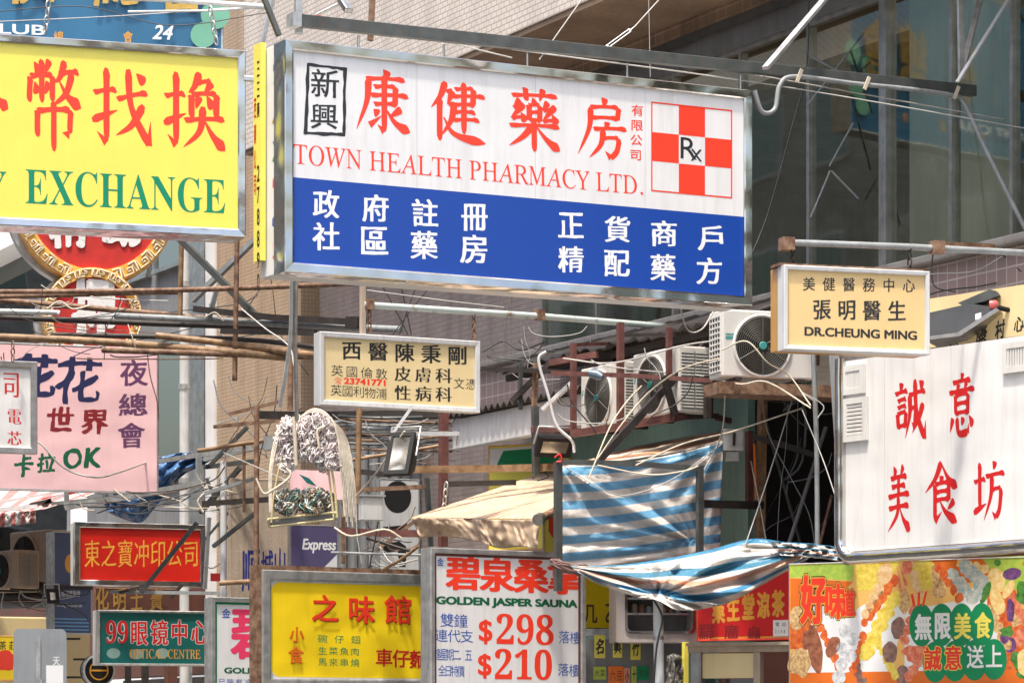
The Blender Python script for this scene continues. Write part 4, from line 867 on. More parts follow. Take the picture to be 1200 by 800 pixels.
lets(s, 'peelwhite', lambda b: [s.ch(b, '押', 109, 366, 52, 84, dict(ax=.05, ay=.03, nz=.03), .075), s.ch(b, '精', 80, 252, 48, 80, dict(ax=.04, ay=.02, nz=.03), .02), s.ch(b, '勤', 143, 250, 48, 80, dict(ax=.04, ay=.02, nz=.03), .02)], 'raised_character')

# blue night club sign along the top left
s = lightbox('neon_club_sign', 'blue night club sign board with gold characters and pale green discs at the upper left', 'sign', -560, 262, -170, 50, 33, 10, .3, .03, None, 'galv', HANG, rec=.003)
fr = s.fr; mb = MB(); mb.face(ring(fr, 0, s.u1, s.h0, s.h1, .02, -.005)); s.parent = mb.build('face_panel', mat('sky_blue_panel', (.03, .15, .29), .4, 0, .15, 1.5, dirt=.12, dcol=(.02, .08, .15)), s.root); s.d = -.005
lets(s, 'goldm', lambda b: [s.ch(b, c, x, y, 62, 90, KAIB, .05) for c, x, y in (('大', -420, -60), ('富', -330, -55), ('豪', -240, -50), ('夜', 35, -38), ('總', 140, -35), ('會', 212, -28))], 'raised_character')
lets(s, 'gold', lambda b: [s.row(b, '新世界日式夜總會', -420, 42, 150, 44, 12, 14, KAI)], 'lettering')
lets(s, 'wfilm', lambda b: [s.word(b, 'WORLD NIGHT CLUB', -260, 25, 54, 36, 12, BOLD, .03), s.word(b, '24', 178, 38, 203, 40, 17, dict(ax=.02, ay=.02, slant=.3), .04)], 'neon_lettering')
gdm = mat('pale_green_enamel', (.16, .42, .3), .5, 0, .1)
mb = MB(); [s.disc(mb, x, y, r, r, .02 + i * .01) for i, (x, y, r) in enumerate(((252, 18, 17), (238, 42, 15), (228, -10, 14), (262, -20, 16)))]
for fc in mb.f: one = MB(); one.face([mb.v[i] for i in fc]); one.build('green_disc', gdm, s.root)

# racing club sign
s = lightbox('betting_shop_sign', 'blue grey vertical sign with small white lettering and pale blue stripes at its foot', 'sign', 63, 108, 622, 742, 45, 30, .3, .02, None, 'galv', HANG, rec=.003)
fr = s.fr; mb = MB(); mb.face(ring(fr, 0, s.u1, s.h0, s.h1, .01, -.005)); s.parent = mb.build('face_panel', mat('slate_blue_panel', (.07, .1, .2), .45, 0, .1, 2), s.root); s.d = -.005
lets(s, 'wfilm', lambda b: [s.row(b, '香港賽馬會', 74, 695, 92, 695, 5, 8, HEI), s.word(b, 'The Hong Kong Jockey Club', 66, 708.5, 96, 709.5, 6, HEI)])
mb = MB(); [s.rect(mb, 63, 724 + i * 4.2, 104, 725.6 + i * 4.2) for i in range(5)]
lbs = mat('light_blue_stripe', (.15, .4, .7), .4)
for fc in mb.f: one = MB(); one.face([mb.v[i] for i in fc]); one.build('stripe', lbs, s.parent)
mb = MB(); s.disc(mb, 82, 660, 6, 11, .003, 20); mb.build('emblem', M['gold'], s.parent)
mb = MB(); fr_ = s.fr; q = fr_.uv(75, 687)[1]; mb.fbox(fr_, 0, s.u1, q - .03, q + .02, .003, .03); mb.build('divider', M['dkiron'], s.root)
# ============================================================ poles, brackets, wires, machines
def on(fr, px, py, d=0.): return fr.w(*fr.uv(px, py, d), d)
def pole(name, label, pts, rpx, m, cat='pole', n=10, group=None):
    """a round pole through (px, py, D) points"""
    mb = MB(); D = pts[0][2]; mb.tube([P(*p) for p in pts], px2m(rpx, D), n)
    return tag(mb.build(name, M[m]), label, cat, group)
def barp(name, label, a, b, wpx, m, cat='bar', group=None, hpx=None):
    mb = MB(); mb.bar(P(*a), P(*b), px2m(wpx, a[2]), px2m(hpx or wpx, a[2])); return tag(mb.build(name, M[m], None, .004), label, cat, group)
def wire(label, pts, m='wire', rpx=.8, group='wires strung between the signs', k=8):
    mb = MB(); mb.tube(crv([P(*p) for p in pts], k), px2m(rpx, pts[0][2]), 5); return tag(mb.build('wire', M[m]), label, 'wire', group)
def chain(label, a, b, m='dkiron', link=.075, group='short chains'):
    a = P(*a); b = P(*b); n = max(2, int((b - a).length / (link * .72))); t = (b - a) / n; tn = t.normalized(); mb = MB()
    x = tn.orthogonal().normalized(); y = tn.cross(x)
    for i in range(n):
        c = a + t * (i + .5); w = x if i % 2 else y; pts = []
        for k in range(10):
            q = 2 * math.pi * k / 10; pts.append(c + tn * (link / 2 * math.cos(q)) + w * (link * .27 * math.sin(q)))
        mb.tube(pts, link * .095, 5, True)
    return tag(mb.build('chain', M[m]), label, 'chain', group)
def rack(name, label, cat, items, base, group=None):
    """several poles fixed together: one thing, each pole a part.  items: (part, material, width px, round?, points)"""
    r = thing(name, label, cat, Matrix.Translation(P(*base)), group)
    for nm, m, w, rd, pts in items:
        mb = MB(); pp = [P(*p) for p in pts]; D = pts[0][2]
        if rd: mb.tube(crv(pp, 4) if len(pp) > 2 else [pp[0].lerp(pp[1], i / 6) + Vector((0, 0, random.uniform(-1, 1) * px2m(.35, D) if 0 < i < 6 else 0)) for i in range(7)], px2m(w / 2, D), 8)
        else:
            for p, q in zip(pp, pp[1:]): mb.bar(p, q, px2m(w, D))
        mb.build(nm, M[m], r)
    return r

# --- the long steel beam above the pharmacy sign, with its stays
pf = PH.fr
mb = MB(); mb.bar(on(pf, 346, 24, -.22), on(pf, 1142, 107, -.22), .075, .095); bm0 = mb.build('sign_beam', M['dkpole'], None, .006)
tag(bm0, 'long dark steel beam running above the pharmacy sign', 'beam')
cap = MB(); cap.fbox(pf, pf.U(340, -.22), pf.U(350, -.22), pf.uv(345, 32, -.22)[1], pf.uv(345, 16, -.22)[1], -.29, -.16); cap.build('end_plate', M['galv'], bm0)
for i, x in enumerate((420, 520, 618, 735, 868)):
    u, h = pf.uv(x, 28 + (x - 346) * .105, -.22); t = MB(); t.tube([pf.w(u, h - .04, -.22), pf.w(u, PH.h1 + .0, -.22)], .011, 6); t.build('hanger_rod', M['steel'], bm0)
D_ = 27.2
mb = MB(); mb.tube(crv([on(pf, 884, 106, -.15), on(pf, 893, 131, -.15), on(pf, 908, 128, -.15), on(pf, 914, 100, -.15), on(pf, 932, 90, -.15), on(pf, 1000, 98, -.15), on(pf, 1060, 104, -.15), on(pf, 1116, 112, -.15), on(pf, 1130, 122, -.15), on(pf, 1160, 185, .1), on(pf, 1205, 275, .4)], 8), .02, 8)
cd_ = tag(mb.build('conduit', M['grey']), 'grey flexible conduit strapped under the dark beam and curling down to the right', 'conduit')
for x, y in ((934, 90), (1013, 99), (1118, 110)):
    b = MB(); u, h = pf.uv(x, y, -.15); b.bar(pf.w(u + .03, h + .06, -.12), pf.w(u - .02, h - .05, -.12), .03, .012); b.build('strap', M['wirec'], cd_)
def angle(label, a, b, wpx, m, name='stay_bar'): return barp(name, label, a, b, wpx, m, 'bar', 'sloping stay bars at the top right', wpx * .5)
angle('pale aluminium stay bar rising from the beam in front of the dark windows', (897, 80, 26.8), (976, -12, 27.6), 9, 'galv')
angle('thin white stay bar rising steeply at the end of the dark beam', (1122, 96, 27.5), (1190, -14, 28.2), 5, 'whitep')
angle('upright grey stay bar at the end of the dark beam', (1127, 92, 27.7), (1125, -12, 27.7), 8, 'galv')
angle('leaning grey stay bar between the upright bar and the thin white one', (1129, 78, 27.9), (1152, -14, 28.4), 7, 'galv')
barp('post', 'narrow rusty post standing behind the left end of the dark beam', (437, -12, 27), (434, 48, 27), 6, 'rust', 'post')
def turnbuckle(label, a, b, e):
    A, B, E = P(*a), P(*b), P(*e); mb = MB(); d = (B - A).normalized(); x = d.orthogonal().normalized() * .016
    mb.tube([A + x, B + x], .006, 6); mb.tube([A - x, B - x], .006, 6); mb.tube([A + x, A - x], .012, 6); mb.tube([B + x, B - x], .012, 6); mb.tube([A - d * .06, A], .007, 6); mb.tube([B, B + d * .05], .007, 6)
    r = tag(mb.build('turnbuckle', M['galv']), label, 'turnbuckle', 'turnbuckles tightening the stay wires'); m2 = MB(); m2.tube([B + d * .05, E], .006, 5); m2.build('stay_wire', M['wire'], r)
turnbuckle('silver turnbuckle with a stay wire going up over the brown soffit', (712, 55, 26.7), (738, 36, 26.8), (785, -14, 27.2))
turnbuckle('silver turnbuckle lying along the left part of the dark beam', (418, 28, 25.7), (440, 30, 25.8), (600, 68, 26.3))
turnbuckle('silver turnbuckle at the right corner of the pharmacy sign', (868, 84, 27.3), (892, 89, 27.4), (1215, 147, 28.4))
wire('long white stay wire sloping from the pharmacy sign across the upper windows', [(600, 58, 26.4), (900, 99, 27.3), (1210, 152, 28)], 'wire', .9)
wire('thin wire rising steeply to the left of the turnbuckle above the pharmacy sign', [(632, 70, 26.5), (656, 36, 26.6), (690, -12, 26.8)], 'wire', .8)
wire('hair thin vertical wire in front of the brown tiled beam', [(760, -10, 30), (761, 40, 30), (762, 90, 30)], 'wire', .5)
wire('dark cable hanging in front of the upper windows', [(948, -10, 29.5), (945, 80, 29.5), (925, 160, 29.5), (900, 250, 29.5), (880, 300, 29.4)], 'wireb', .9)
for i, (a, b) in enumerate((((945, 125, 30.5), (1013, 38, 30.5)), ((950, 66, 30.5), (990, 88, 30.5)), ((972, 195, 30.4), (1000, 144, 30.4)), ((950, 255, 30.2), (973, 200, 30.2)), ((974, 200, 30.3), (1006, 233, 30.3)), ((1120, 150, 29.4), (1143, 200, 29.4)))):
    pole('thin_rod', ['thin pale rod slanting up in the upper window bay', 'short pale rod sloping down in the upper window bay', 'short pale rod over the green reflection', 'thin pale rod slanting above the clinic sign pole', 'pale rod sloping down right above the clinic sign pole', 'short grey rod beside the grey blind'][i], [a, b], 1.3, 'grey', 'rod', 6, 'thin rods before the windows')

# --- top left fittings
pole('pipe', 'white painted pipe along the top of the blue night club sign', [(60, -6, 30), (200, 0, 30), (318, 9, 30)], 3.2, 'white_pipe')
pole('pipe', 'thinner white pipe just below the other one at the top left', [(150, 14, 30.2), (240, 13, 30.2), (300, 9, 30.2)], 1.4, 'white_pipe')
chain('silver chain before the blue sign, left one', (58, -8, 30), (53, 38, 30), 'galv', .085, 'chains on the money changer sign')
chain('silver chain before the pale green discs', (246, 8, 29.6), (254, 52, 29.6), 'galv', .085, 'chains on the money changer sign')
barp('stay_bar', 'dark green steel angle crossing beside the left end of the dark beam', (306, -10, 27), (327, 42, 27), 6, 'dkpole', 'bar')
barp('stay_bar', 'pale steel angle leaning left of the pharmacy sign top', (322, -10, 27.4), (303, 68, 27.4), 5, 'galv', 'bar')
barp('stay_bar', 'grey flat bar between the two large signs', (286, 92, 27), (330, 96, 27), 6, 'galv', 'bar')
barp('post', 'short grey steel post at the left end of the dark beam', (349, -10, 25.4), (350, 40, 25.4), 8, 'galv', 'post')
r_ = thing('spot_lamp', 'small silver spot lamp on a thin arm above the pharmacy sign', 'lamp', Matrix.Translation(P(405, 10, 25.5)))
mb = MB(); mb.tube([P(371, 17, 26), P(402, 2, 26)], .009, 6); mb.build('arm', M['galv'], r_)
mb = MB(); mb.bar(P(400, -1, 26), P(409, 13, 25.9), .075, .05); mb.build('lamp_head', M['steel'], r_, .008)
mb = MB(); mb.bar(P(366, 21, 25.5), P(376, 21, 25.5), .05, .03); mb.build('red_clip', M['crimson'], r_)
wire('thin wire sagging above the yellow money changer sign', [(-10, 26, 30.5), (120, 20, 30.5), (240, 12, 30.5), (300, 4, 30.5)], 'wire', .6)
wire('dark wire sagging over the blue sign', [(-10, 14, 31), (100, 8, 31), (200, 30, 31), (320, 14, 31)], 'wireb', .6)

# --- pole and chains of the right clinic sign
mb = MB(); mb.tube([on(D2.fr, 920, 284, -.15), on(D2.fr, 1060, 289, -.15), on(D2.fr, 1215, 297, -.15)], .026, 12); pl = tag(mb.build('sign_pole', M['grey']), 'grey round pole carrying the right clinic sign', 'pole')
for x, y in ((922, 286), (1098, 290)):
    b = MB(); u, h = D2.fr.uv(x, y, -.15); b.fbox(D2.fr, u - .05, u + .05, h - .05, h + .05, -.2, -.1); b.build('clamp', M['rust'], pl)
mb = MB(); mb.bar(on(D2.fr, 1098, 285, -.2), on(D2.fr, 1165, 288, -.6), .02, .03); mb.build('brace', M['rust'], pl)
for x, y0, y1, lb in ((929, 283, 311, 'rusty chain holding the left end of the right clinic sign'), (1066, 286, 314, 'rusty chain holding the right end of the right clinic sign')):
    u, h = D2.fr.uv(x, y0, -.15); a = D2.fr.w(u, h, -.15); b = D2.fr.w(u, D2.h1, -.15)
    q = lambda v: (600 + v.x / v.y * FPX, YH - (v.z - CZ) / v.y * FPX, v.y)
    chain(lb, q(a), q(b), 'dkiron', .07, 'chains of the clinic signs')
mb = MB(); mb.fbox(D2.fr, -.02, D2.u1 * .97, D2.h1 + .002, D2.h1 + .022, -.24, -.06); tag(mb.build('hanging_bar', M['rust']), 'rusty flat bar along the top of the right clinic sign', 'bar')
# --- pole and chains of the central clinic sign
mb = MB(); mb.tube([on(D1.fr, 426, 357, -.08), on(D1.fr, 640, 371, -.08), on(D1.fr, 834, 387, -.08)], .032, 12); pl = tag(mb.build('sign_pole', M['pale']), 'pale green round pole with peeling paint above the central clinic sign', 'pole')
for x, y in ((432, 357), (632, 369)):
    b = MB(); u, h = D1.fr.uv(x, y, -.08); b.fbox(D1.fr, u - .04, u + .04, h - .05, h + .05, -.13, -.03); b.build('clamp', M['rust'], pl)
for x, lb in ((433, 'rusty chain holding the left end of the central clinic sign'), (555, 'rusty chain holding the right end of the central clinic sign')):
    u, h = D1.fr.uv(x, 358 + (x - 430) * .07, -.08); chain(lb, q(D1.fr.w(u, h, -.08)), q(D1.fr.w(u, D1.h1 + .01, -.08)), 'rust', .075, 'chains of the clinic signs')
barp('post', 'cream painted post carrying the pale green pole', (425, 332, 31.3), (425, 398, 31.3), 6, 'plaster', 'post')
for i, (x0, x1) in enumerate(((448, 478), (470, 482), (488, 468), (505, 460))):
    wire(['straight dark stay wire fanning down behind the pale green pole, far left', 'dark stay wire fanning down behind the pale green pole, second', 'dark stay wire crossing the fan behind the pale green pole', 'outermost dark stay wire behind the pale green pole'][i], [(x0, 335, 33), ((x0 + x1) / 2, 362, 33), (x1, 392, 33)], 'wireb', .7)

# --- rack of rusty poles at the left
rack('pole_rack', 'tangled rack of rusty horizontal poles crossing before the red gourd sign', 'pole rack', [
    ('pole', 'rust', 6, 1, [(-20, 342, 37), (150, 341, 37), (300, 337, 36), (480, 329, 35)]),
    ('pole', 'rust', 6, 1, [(-20, 348, 37.3), (210, 342, 37.2)]),
    ('pole', 'rust', 7, 1, [(-20, 350, 37.5), (120, 362, 37.5), (240, 373, 37.2)]),
    ('pole', 'white_pipe', 6, 1, [(-20, 364, 37), (60, 366, 37), (70, 367, 37)]),
    ('pole', 'grey', 8, 1, [(135, 370, 37), (240, 375, 36.6), (330, 380, 36), (470, 386, 35)]),
    ('pole', 'dkiron', 7, 1, [(-20, 371, 37.6), (240, 381, 37), (410, 384, 36)]),
    ('pole', 'bamboo', 9, 1, [(-20, 394, 36.5), (130, 401, 36.5), (340, 419, 35.5)]),
    ('pole', 'bamboo', 8, 1, [(183, 393, 36.2), (270, 403, 36), (376, 417, 35)]),
    ('pole', 'rust', 7, 1, [(120, 410, 36.4), (330, 417, 35.6), (375, 418, 35)]),
    ('pole', 'dkiron', 6, 1, [(60, 392, 37), (270, 397, 36.5), (374, 407, 35.5)]),
    ('upright', 'bamboo', 6, 1, [(213, 270, 37), (211, 372, 37)]),
    ('upright', 'rust', 6, 1, [(278, 268, 36), (275, 446, 36)]),
    ('brace', 'dkpole', 7, 0, [(203, 272, 36.8), (304, 374, 36.2)]),
    ('brace', 'grey', 6, 0, [(226, 352, 37.4), (314, 266, 36.6)]),
    ('brace', 'grey', 5, 0, [(253, 341, 36.5), (245, 374, 36.5)]),
    ('beam', 'dkiron', 7, 0, [(228, 362, 36.5), (320, 372, 36), (410, 377, 35.3)]),
    ('beam', 'dkiron', 6, 0, [(260, 388, 36), (370, 390, 35.2)]),
    ('tie_wire', 'wirec', 2, 1, [(55, 362, 36.8), (70, 353, 36.8), (85, 362, 36.8), (105, 358, 36.8)]),
    ('tie_wire', 'wirec', 1.5, 1, [(240, 372, 36.3), (252, 366, 36.3), (262, 376, 36.3)]),
], (150, 420, 37))
barp('bracket', 'black steel bracket block at the right end of the rusty rack', (410, 378, 34.8), (424, 378, 34.6), 14, 'dkiron', 'bracket')
rack('tube_pair', 'pair of thin silver tubes hanging from under the left end of the pharmacy sign', 'tubes', [('tube', 'white_pipe', 5, 1, [(342, 322, 28), (340, 400, 28.4), (328, 476, 28.8)]), ('tube', 'galv', 5, 1, [(347, 322, 28), (346, 400, 28.4), (348, 492, 28.8)])], (345, 492, 28.8))
pole('post', 'brown wooden post standing behind the pair of silver tubes', [(341, 395, 33), (340, 480, 33)], 3.5, 'rust', 'post')
mb = MB(); mb.tube([P(216, 262, 44.5), P(216, 600, 44.5), (P(216, 600, 44.5).x, 44.5, .14)], px2m(5.6, 44.5), 14); dp = tag(mb.build('drain_pipe', M['white_pipe']), 'pale grey vertical drain pipe at the corner of the tiled building', 'pipe')
for y in (330, 450, 560):
    b = MB(); b.tube([P(216, y, 44.5), P(216, y + 6, 44.5)], px2m(6.8, 44.5), 14); b.build('pipe_collar', M['galv'], dp)
wire('red brown cable hanging down the right edge of the pink sign', [(172, 408, 37.5), (176, 440, 37.5), (184, 470, 37.5), (186, 492, 37.5)], 'rust', .7)
chain('short chain at the top of the small white hanging sign', (15, 400, 34.1), (15, 424, 34.1), 'rust', .08)

# --- square tube frame with blue sheet, lower left
rack('awning_truss', 'grey square tube awning frame reaching right from under the pink sign', 'frame', [
    ('rail', 'galv', 7, 0, [(76, 594, 40), (160, 580, 40), (238, 566, 39.5)]), ('rail', 'galv', 5, 0, [(180, 541, 40), (240, 532, 39.6), (302, 524, 39.2)]), ('rail', 'grey', 5, 0, [(240, 538, 39.8), (340, 516, 39)]),
    ('stile', 'galv', 5, 0, [(182, 540, 40), (182, 577, 40)]), ('stile', 'galv', 6, 0, [(233, 531, 39.6), (233, 567, 39.6)]), ('stile', 'galv', 4, 0, [(130, 556, 40.2), (130, 586, 40.2)]), ('stile', 'galv', 5, 0, [(78, 572, 40), (78, 594, 40)]), ('stile', 'grey', 4, 0, [(121, 552, 40.3), (121, 582, 40.3)]),
    ('brace', 'dkpole', 5, 0, [(235, 600, 40.5), (282, 547, 40)]), ('rail', 'dkpole', 5, 0, [(240, 547, 40.6), (300, 540, 40)]), ('hook', 'wirec', 3, 1, [(235, 566, 39.4), (241, 575, 39.4), (232, 587, 39.4), (238, 600, 39.4)])], (160, 595, 40))
wire('white cable looping in front of the karaoke lettering of the pink sign', [(40, 516, 37), (50, 522, 37), (75, 548, 37), (110, 559, 37), (140, 553, 38), (186, 536, 39.5)], 'wire', 1.1)
def cloth(name, m, label, cat, top, bot, D0, nx=36, ny=14, amp=.1, fr_=3., bulge=0., parent=None, seed=0, thick=.004, ty=1., foci=(), famp=.1):
    """a sheet between a top and a bottom pixel line (lists of (px, py, D)), with folds in depth"""
    T = crv([Vector(p) for p in top], 8); B = crv([Vector(p) for p in bot], 8)
    def at(L, s):
        x = s * (len(L) - 1); i = min(int(x), len(L) - 2); return L[i].lerp(L[i + 1], x - i)
    me = bpy.data.meshes.new(name); vs = []; uv = []
    for j in range(ny + 1):
        for i in range(nx + 1):
            s, t = i / nx, j / ny; p = at(T, s).lerp(at(B, s), t)
            w = amp * (noise.noise(Vector((s * fr_ * 2.2, t * fr_ * .9 * ty + s * 1.5, seed))) + .4 * noise.noise(Vector((s * fr_ * 6, t * fr_ * 2.5 * ty + s * 4, seed + 5))))
            for fx, fy in foci:      # folds running out from where the sheet is tied
                an = math.atan2((p.y - fy) * 2, p.x - fx); ds = math.hypot(p.x - fx, (p.y - fy) * 2); w += famp * noise.noise(Vector((an * 5, seed, 2))) * min(1, ds / 60) * math.exp(-ds / 170)
            d = p.z - bulge * math.sin(math.pi * s) * math.sin(math.pi * min(t, 1) * .8) + w
            vs.append(P(p.x, p.y, d)); uv.append((s, 1 - t))
    fs = [(j * (nx + 1) + i, (j + 1) * (nx + 1) + i, (j + 1) * (nx + 1) + i + 1, j * (nx + 1) + i + 1) for j in range(ny) for i in range(nx)]
    mb = MB(); mb.mesh(vs, fs, True); o = mb.build(name, m, parent)
    ul = o.data.uv_layers.new(name='UVMap')
    for l in o.data.loops: ul.data[l.index].uv = uv[l.vertex_index]
    so = o.modifiers.new('thickness', 'SOLIDIFY'); so.thickness = thick
    if parent is None: tag(o, label, cat)
    return o
M['bluesheet'] = mat('blue_plastic_sheet', (.05, .14, .32), .35, 0, .35, 3, bump=.5, bscale=7, dirt=.3, dcol=(.3, .34, .4))
bs = cloth('blue_sheet', M['bluesheet'], 'crumpled blue plastic sheet draped over the grey tube frame', 'plastic sheet', [(120, 585, 41), (130, 546, 40.6), (160, 540, 40.4), (185, 536, 40.4), (215, 530, 40.4), (245, 535, 40.4)], [(126, 600, 41), (140, 606, 40.7), (165, 612, 40.6), (185, 590, 40.6), (210, 560, 40.5), (246, 540, 40.4)], 40, 40, 18, .28, 4., .35, seed=3)

# --- red and white awning far left, boxes, yellowed machines
M['redwhite'] = stripes('red_white_canvas', [(0, (.62, .6, .58)), (.55, (.55, .2, .19))], .14, 'U', .7, .2, .2)
aw = thing('striped_awning', 'faded red and white striped awning under the pink sign', 'awning', Matrix.Translation(P(40, 610, 43)))
cloth('canopy', M['redwhite'], '', '', [(-60, 574, 47), (40, 573, 46), (130, 572, 45)], [(-60, 604, 42), (0, 602, 42), (52, 596, 42)], 44, 30, 6, .05, 3, parent=aw, seed=8)
cloth('valance', M['redwhite'], '', '', [(-60, 604, 42), (0, 601, 42), (42, 596, 42)], [(-60, 620, 42), (0, 617, 42), (42, 612, 42)], 42, 40, 5, .12, 9, parent=aw, seed=9)
mb = MB(); mb.bar(P(-30, 600, 42.1), P(44, 593, 42.1), .07, .05); mb.build('front_rail', M['whitep'], aw)
rack('awning_support', 'cluttered white struts and folded arms above the striped awning', 'struts', [('strut', 'whitep', 3, 0, [(-10, 590, 43), (90, 572, 44)]), ('strut', 'whitep', 3, 0, [(10, 598, 42.5), (75, 580, 43)]), ('strut', 'crimson', 3, 0, [(50, 585, 43), (103, 573, 43.5)]), ('strut', 'dkiron', 5, 0, [(35, 592, 42.4), (60, 586, 42.4), (50, 594, 42.4)]), ('strut', 'steel', 4, 0, [(60, 590, 42.6), (130, 583, 42.6)])], (50, 598, 43))

def make_ac(name, label, cas, gril, W=.95, H=.66, T=.34, group='air conditioner outdoor units', M0=None, hub='teal', grid=True):
    f = Frame(600, 30, 0); f.o = Vector((-W / 2, 0, 0)) ; f.s = Vector((1, 0, 0)); f.n = Vector((0, -1, 0))
    r = thing(name, label, 'air conditioner', M0 or Matrix(), group); I = Matrix()
    def bd(mb, nm, m, par=r, bevel=0): return mb.build(nm, M[m] if isinstance(m, str) else m, par, bevel, I)
    cx, cy, R = W * .42 if grid else W * .40, H * .5, H * .41
    mb = MB(); mb.fbox(f, 0, W, .03, H, -T, 0); bd(mb, 'casing', cas, bevel=.018)
    n = 40
    mb = MB(); cir = lambda rr, d: [f.w(cx + rr * math.cos(2 * math.pi * k / n), cy + rr * math.sin(2 * math.pi * k / n), d) for k in range(n)]
    mb.loops([cir(R + .03, .002), cir(R + .022, .018), cir(R, .018), cir(R, .004)], True); bd(mb, 'shroud', cas)
    mb = MB(); mb.face(cir(R, .003)[::1]); bd(mb, 'fan_opening', 'blackhole')
    bl = MB()
    for k in range(3):
        a = 2 * math.pi * k / 3; pts = [(.05, a - .3), (R * .95, a - .45), (R * .95, a + .25), (.05, a + .4)]
        bl.face([f.w(cx + rr * math.cos(t), cy + rr * math.sin(t), .0045 + .003 * j) for j, (rr, t) in enumerate(pts)])
    bd(bl, 'fan_blade', 'dkiron')
    mb = MB()
    for k in range(1, 14): mb.tube([f.w(cx + R * k / 13.5 * math.cos(2 * math.pi * q / 28), cy + R * k / 13.5 * math.sin(2 * math.pi * q / 28), .02) for q in range(28)], .0032, 4, True)
    for k in range(6):
        a = math.pi / 6 + math.pi * k / 3; mb.tube([f.w(cx + .05 * math.cos(a), cy + .05 * math.sin(a), .022), f.w(cx + R * math.cos(a), cy + R * math.sin(a), .02)], .005, 5)
    g = bd(mb, 'fan_grille', gril)
    mb = MB(); mb.loops([cir(.04, .018), cir(.04, .03), cir(.03, .034)], False, cap1=True); bd(mb, 'hub', hub, g)
    mb = MB()      # louvres on the left side
    k = 11
    for i in range(k):
        z = .09 + (H - .15) * i / (k - 1); mb.hexa([Vector((-W / 2 - .012, .04, z - .008)), Vector((-W / 2 + .001, .04, z - .008)), Vector((-W / 2 + .001, T - .04, z - .008)), Vector((-W / 2 - .012, T - .04, z - .008)), Vector((-W / 2 - .012, .04, z + .008)), Vector((-W / 2 + .001, .04, z + .012)), Vector((-W / 2 + .001, T - .04, z + .012)), Vector((-W / 2 - .012, T - .04, z + .008))])
    for j in range(5):
        y = .04 + (T - .08) * j / 4; mb.hexa([Vector((-W / 2 - .01, y - .006, .08)), Vector((-W / 2, y - .006, .08)), Vector((-W / 2, y + .006, .08)), Vector((-W / 2 - .01, y + .006, .08)), Vector((-W / 2 - .01, y - .006, H - .05)), Vector((-W / 2, y - .006, H - .05)), Vector((-W / 2, y + .006, H - .05)), Vector((-W / 2 - .01, y + .006, H - .05))])
    sl = bd(mb, 'side_louvre', cas)
    mb = MB(); mb.face([(-W / 2 - .002, T - .04, .08), (-W / 2 - .002, .04, .08), (-W / 2 - .002, .04, H - .05), (-W / 2 - .002, T - .04, H - .05)]); bd(mb, 'side_opening', 'blackhole', sl)
    mb = MB()     # louvres on the right side
    for i in range(18):
        z = .09 + (H - .15) * i / 17
        for y0, y1 in ((.03, T / 2 - .01), (T / 2 + .01, T - .03)):
            mb.hexa([Vector((W / 2 - .001, y0, z - .007)), Vector((W / 2 + .012, y0, z - .010)), Vector((W / 2 + .012, y1, z - .010)), Vector((W / 2 - .001, y1, z - .007)), Vector((W / 2 - .001, y0, z + .006)), Vector((W / 2 + .012, y0, z + .003)), Vector((W / 2 + .012, y1, z + .003)), Vector((W / 2 - .001, y1, z + .006))])
    sl = bd(mb, 'side_louvre', cas)
    mb = MB(); mb.face([(W / 2 + .002, .03, .07), (W / 2 + .002, T - .03, .07), (W / 2 + .002, T - .03, H - .05), (W / 2 + .002, .03, H - .05)]); bd(mb, 'side_opening', 'greywall', sl)
    for x in (.16, W - .16):
        mb = MB(); mb.fbox(f, x - .03, x + .03, 0, .03, -T - .01, .01); bd(mb, 'foot', 'dkiron')
    mb = MB(); mb.face([f.w(.03, H * .58, .003), f.w(.15, H * .58, .003), f.w(.15, H * .62, .003), f.w(.03, H * .62, .003)]); mb.face([f.w(.03, H * .64, .003), f.w(.15, H * .64, .003), f.w(.15, H * .66, .003), f.w(.03, H * .66, .003)])
    bd(mb, 'badge', M['cyan'])
    return r
M['cyan'] = mat('turquoise_badge', (.06, .3, .28), .4)
M['grillek'] = mat('dark_wire_grille', (.15, .145, .13), .45, .4, .2)
M['grillew'] = mat('pale_wire_grille', (.5, .48, .43), .45, .2, .2)
def acM(px, py, D, th, sc=1.): return Matrix.Translation(P(px, py, D)) @ Matrix.Rotation(math.radians(th), 4, 'Z') @ Matrix.Diagonal((sc, sc, sc, 1))
make_ac('air_conditioner', 'white outdoor air conditioner with a round dark fan grille, left of the right clinic sign', 'acw', 'grillek', M0=acM(902, 447, 30.3, 18, 1.0), hub='cyan')
a1_ = make_ac('air_conditioner', 'cream air conditioner on the left side of the rusty cage', 'ac', 'grillek', W=.92, H=.68, T=.36, M0=acM(705, 504, 32.4, -63, .96), grid=True)
copy_thing(a1_, acM(768, 491, 31.4, -63, .98), 'cream air conditioner on the right side of the rusty cage, under the black brace')
a2_ = make_ac('air_conditioner', 'yellowed air conditioner with a tall dark opening, middle of the three at far left', 'acbrown', 'dkiron', W=.8, H=.62, T=.4, M0=acM(33, 686, 46, -50, 1.25))
copy_thing(a2_, acM(58, 682, 47, -55, 1.02), 'yellowed air conditioner beside the blue grey sign at the far left')
copy_thing(a2_, acM(4, 692, 45, -50, .9), 'yellowed air conditioner cut by the left edge of the photo')
mb = MB(); mb.bar(P(-20, 690, 46.2), P(66, 690, 46.2), .55, .07); sh_ = tag(mb.build('shelf', M['dkiron']), 'dark shelf under the yellowed air conditioners', 'shelf')
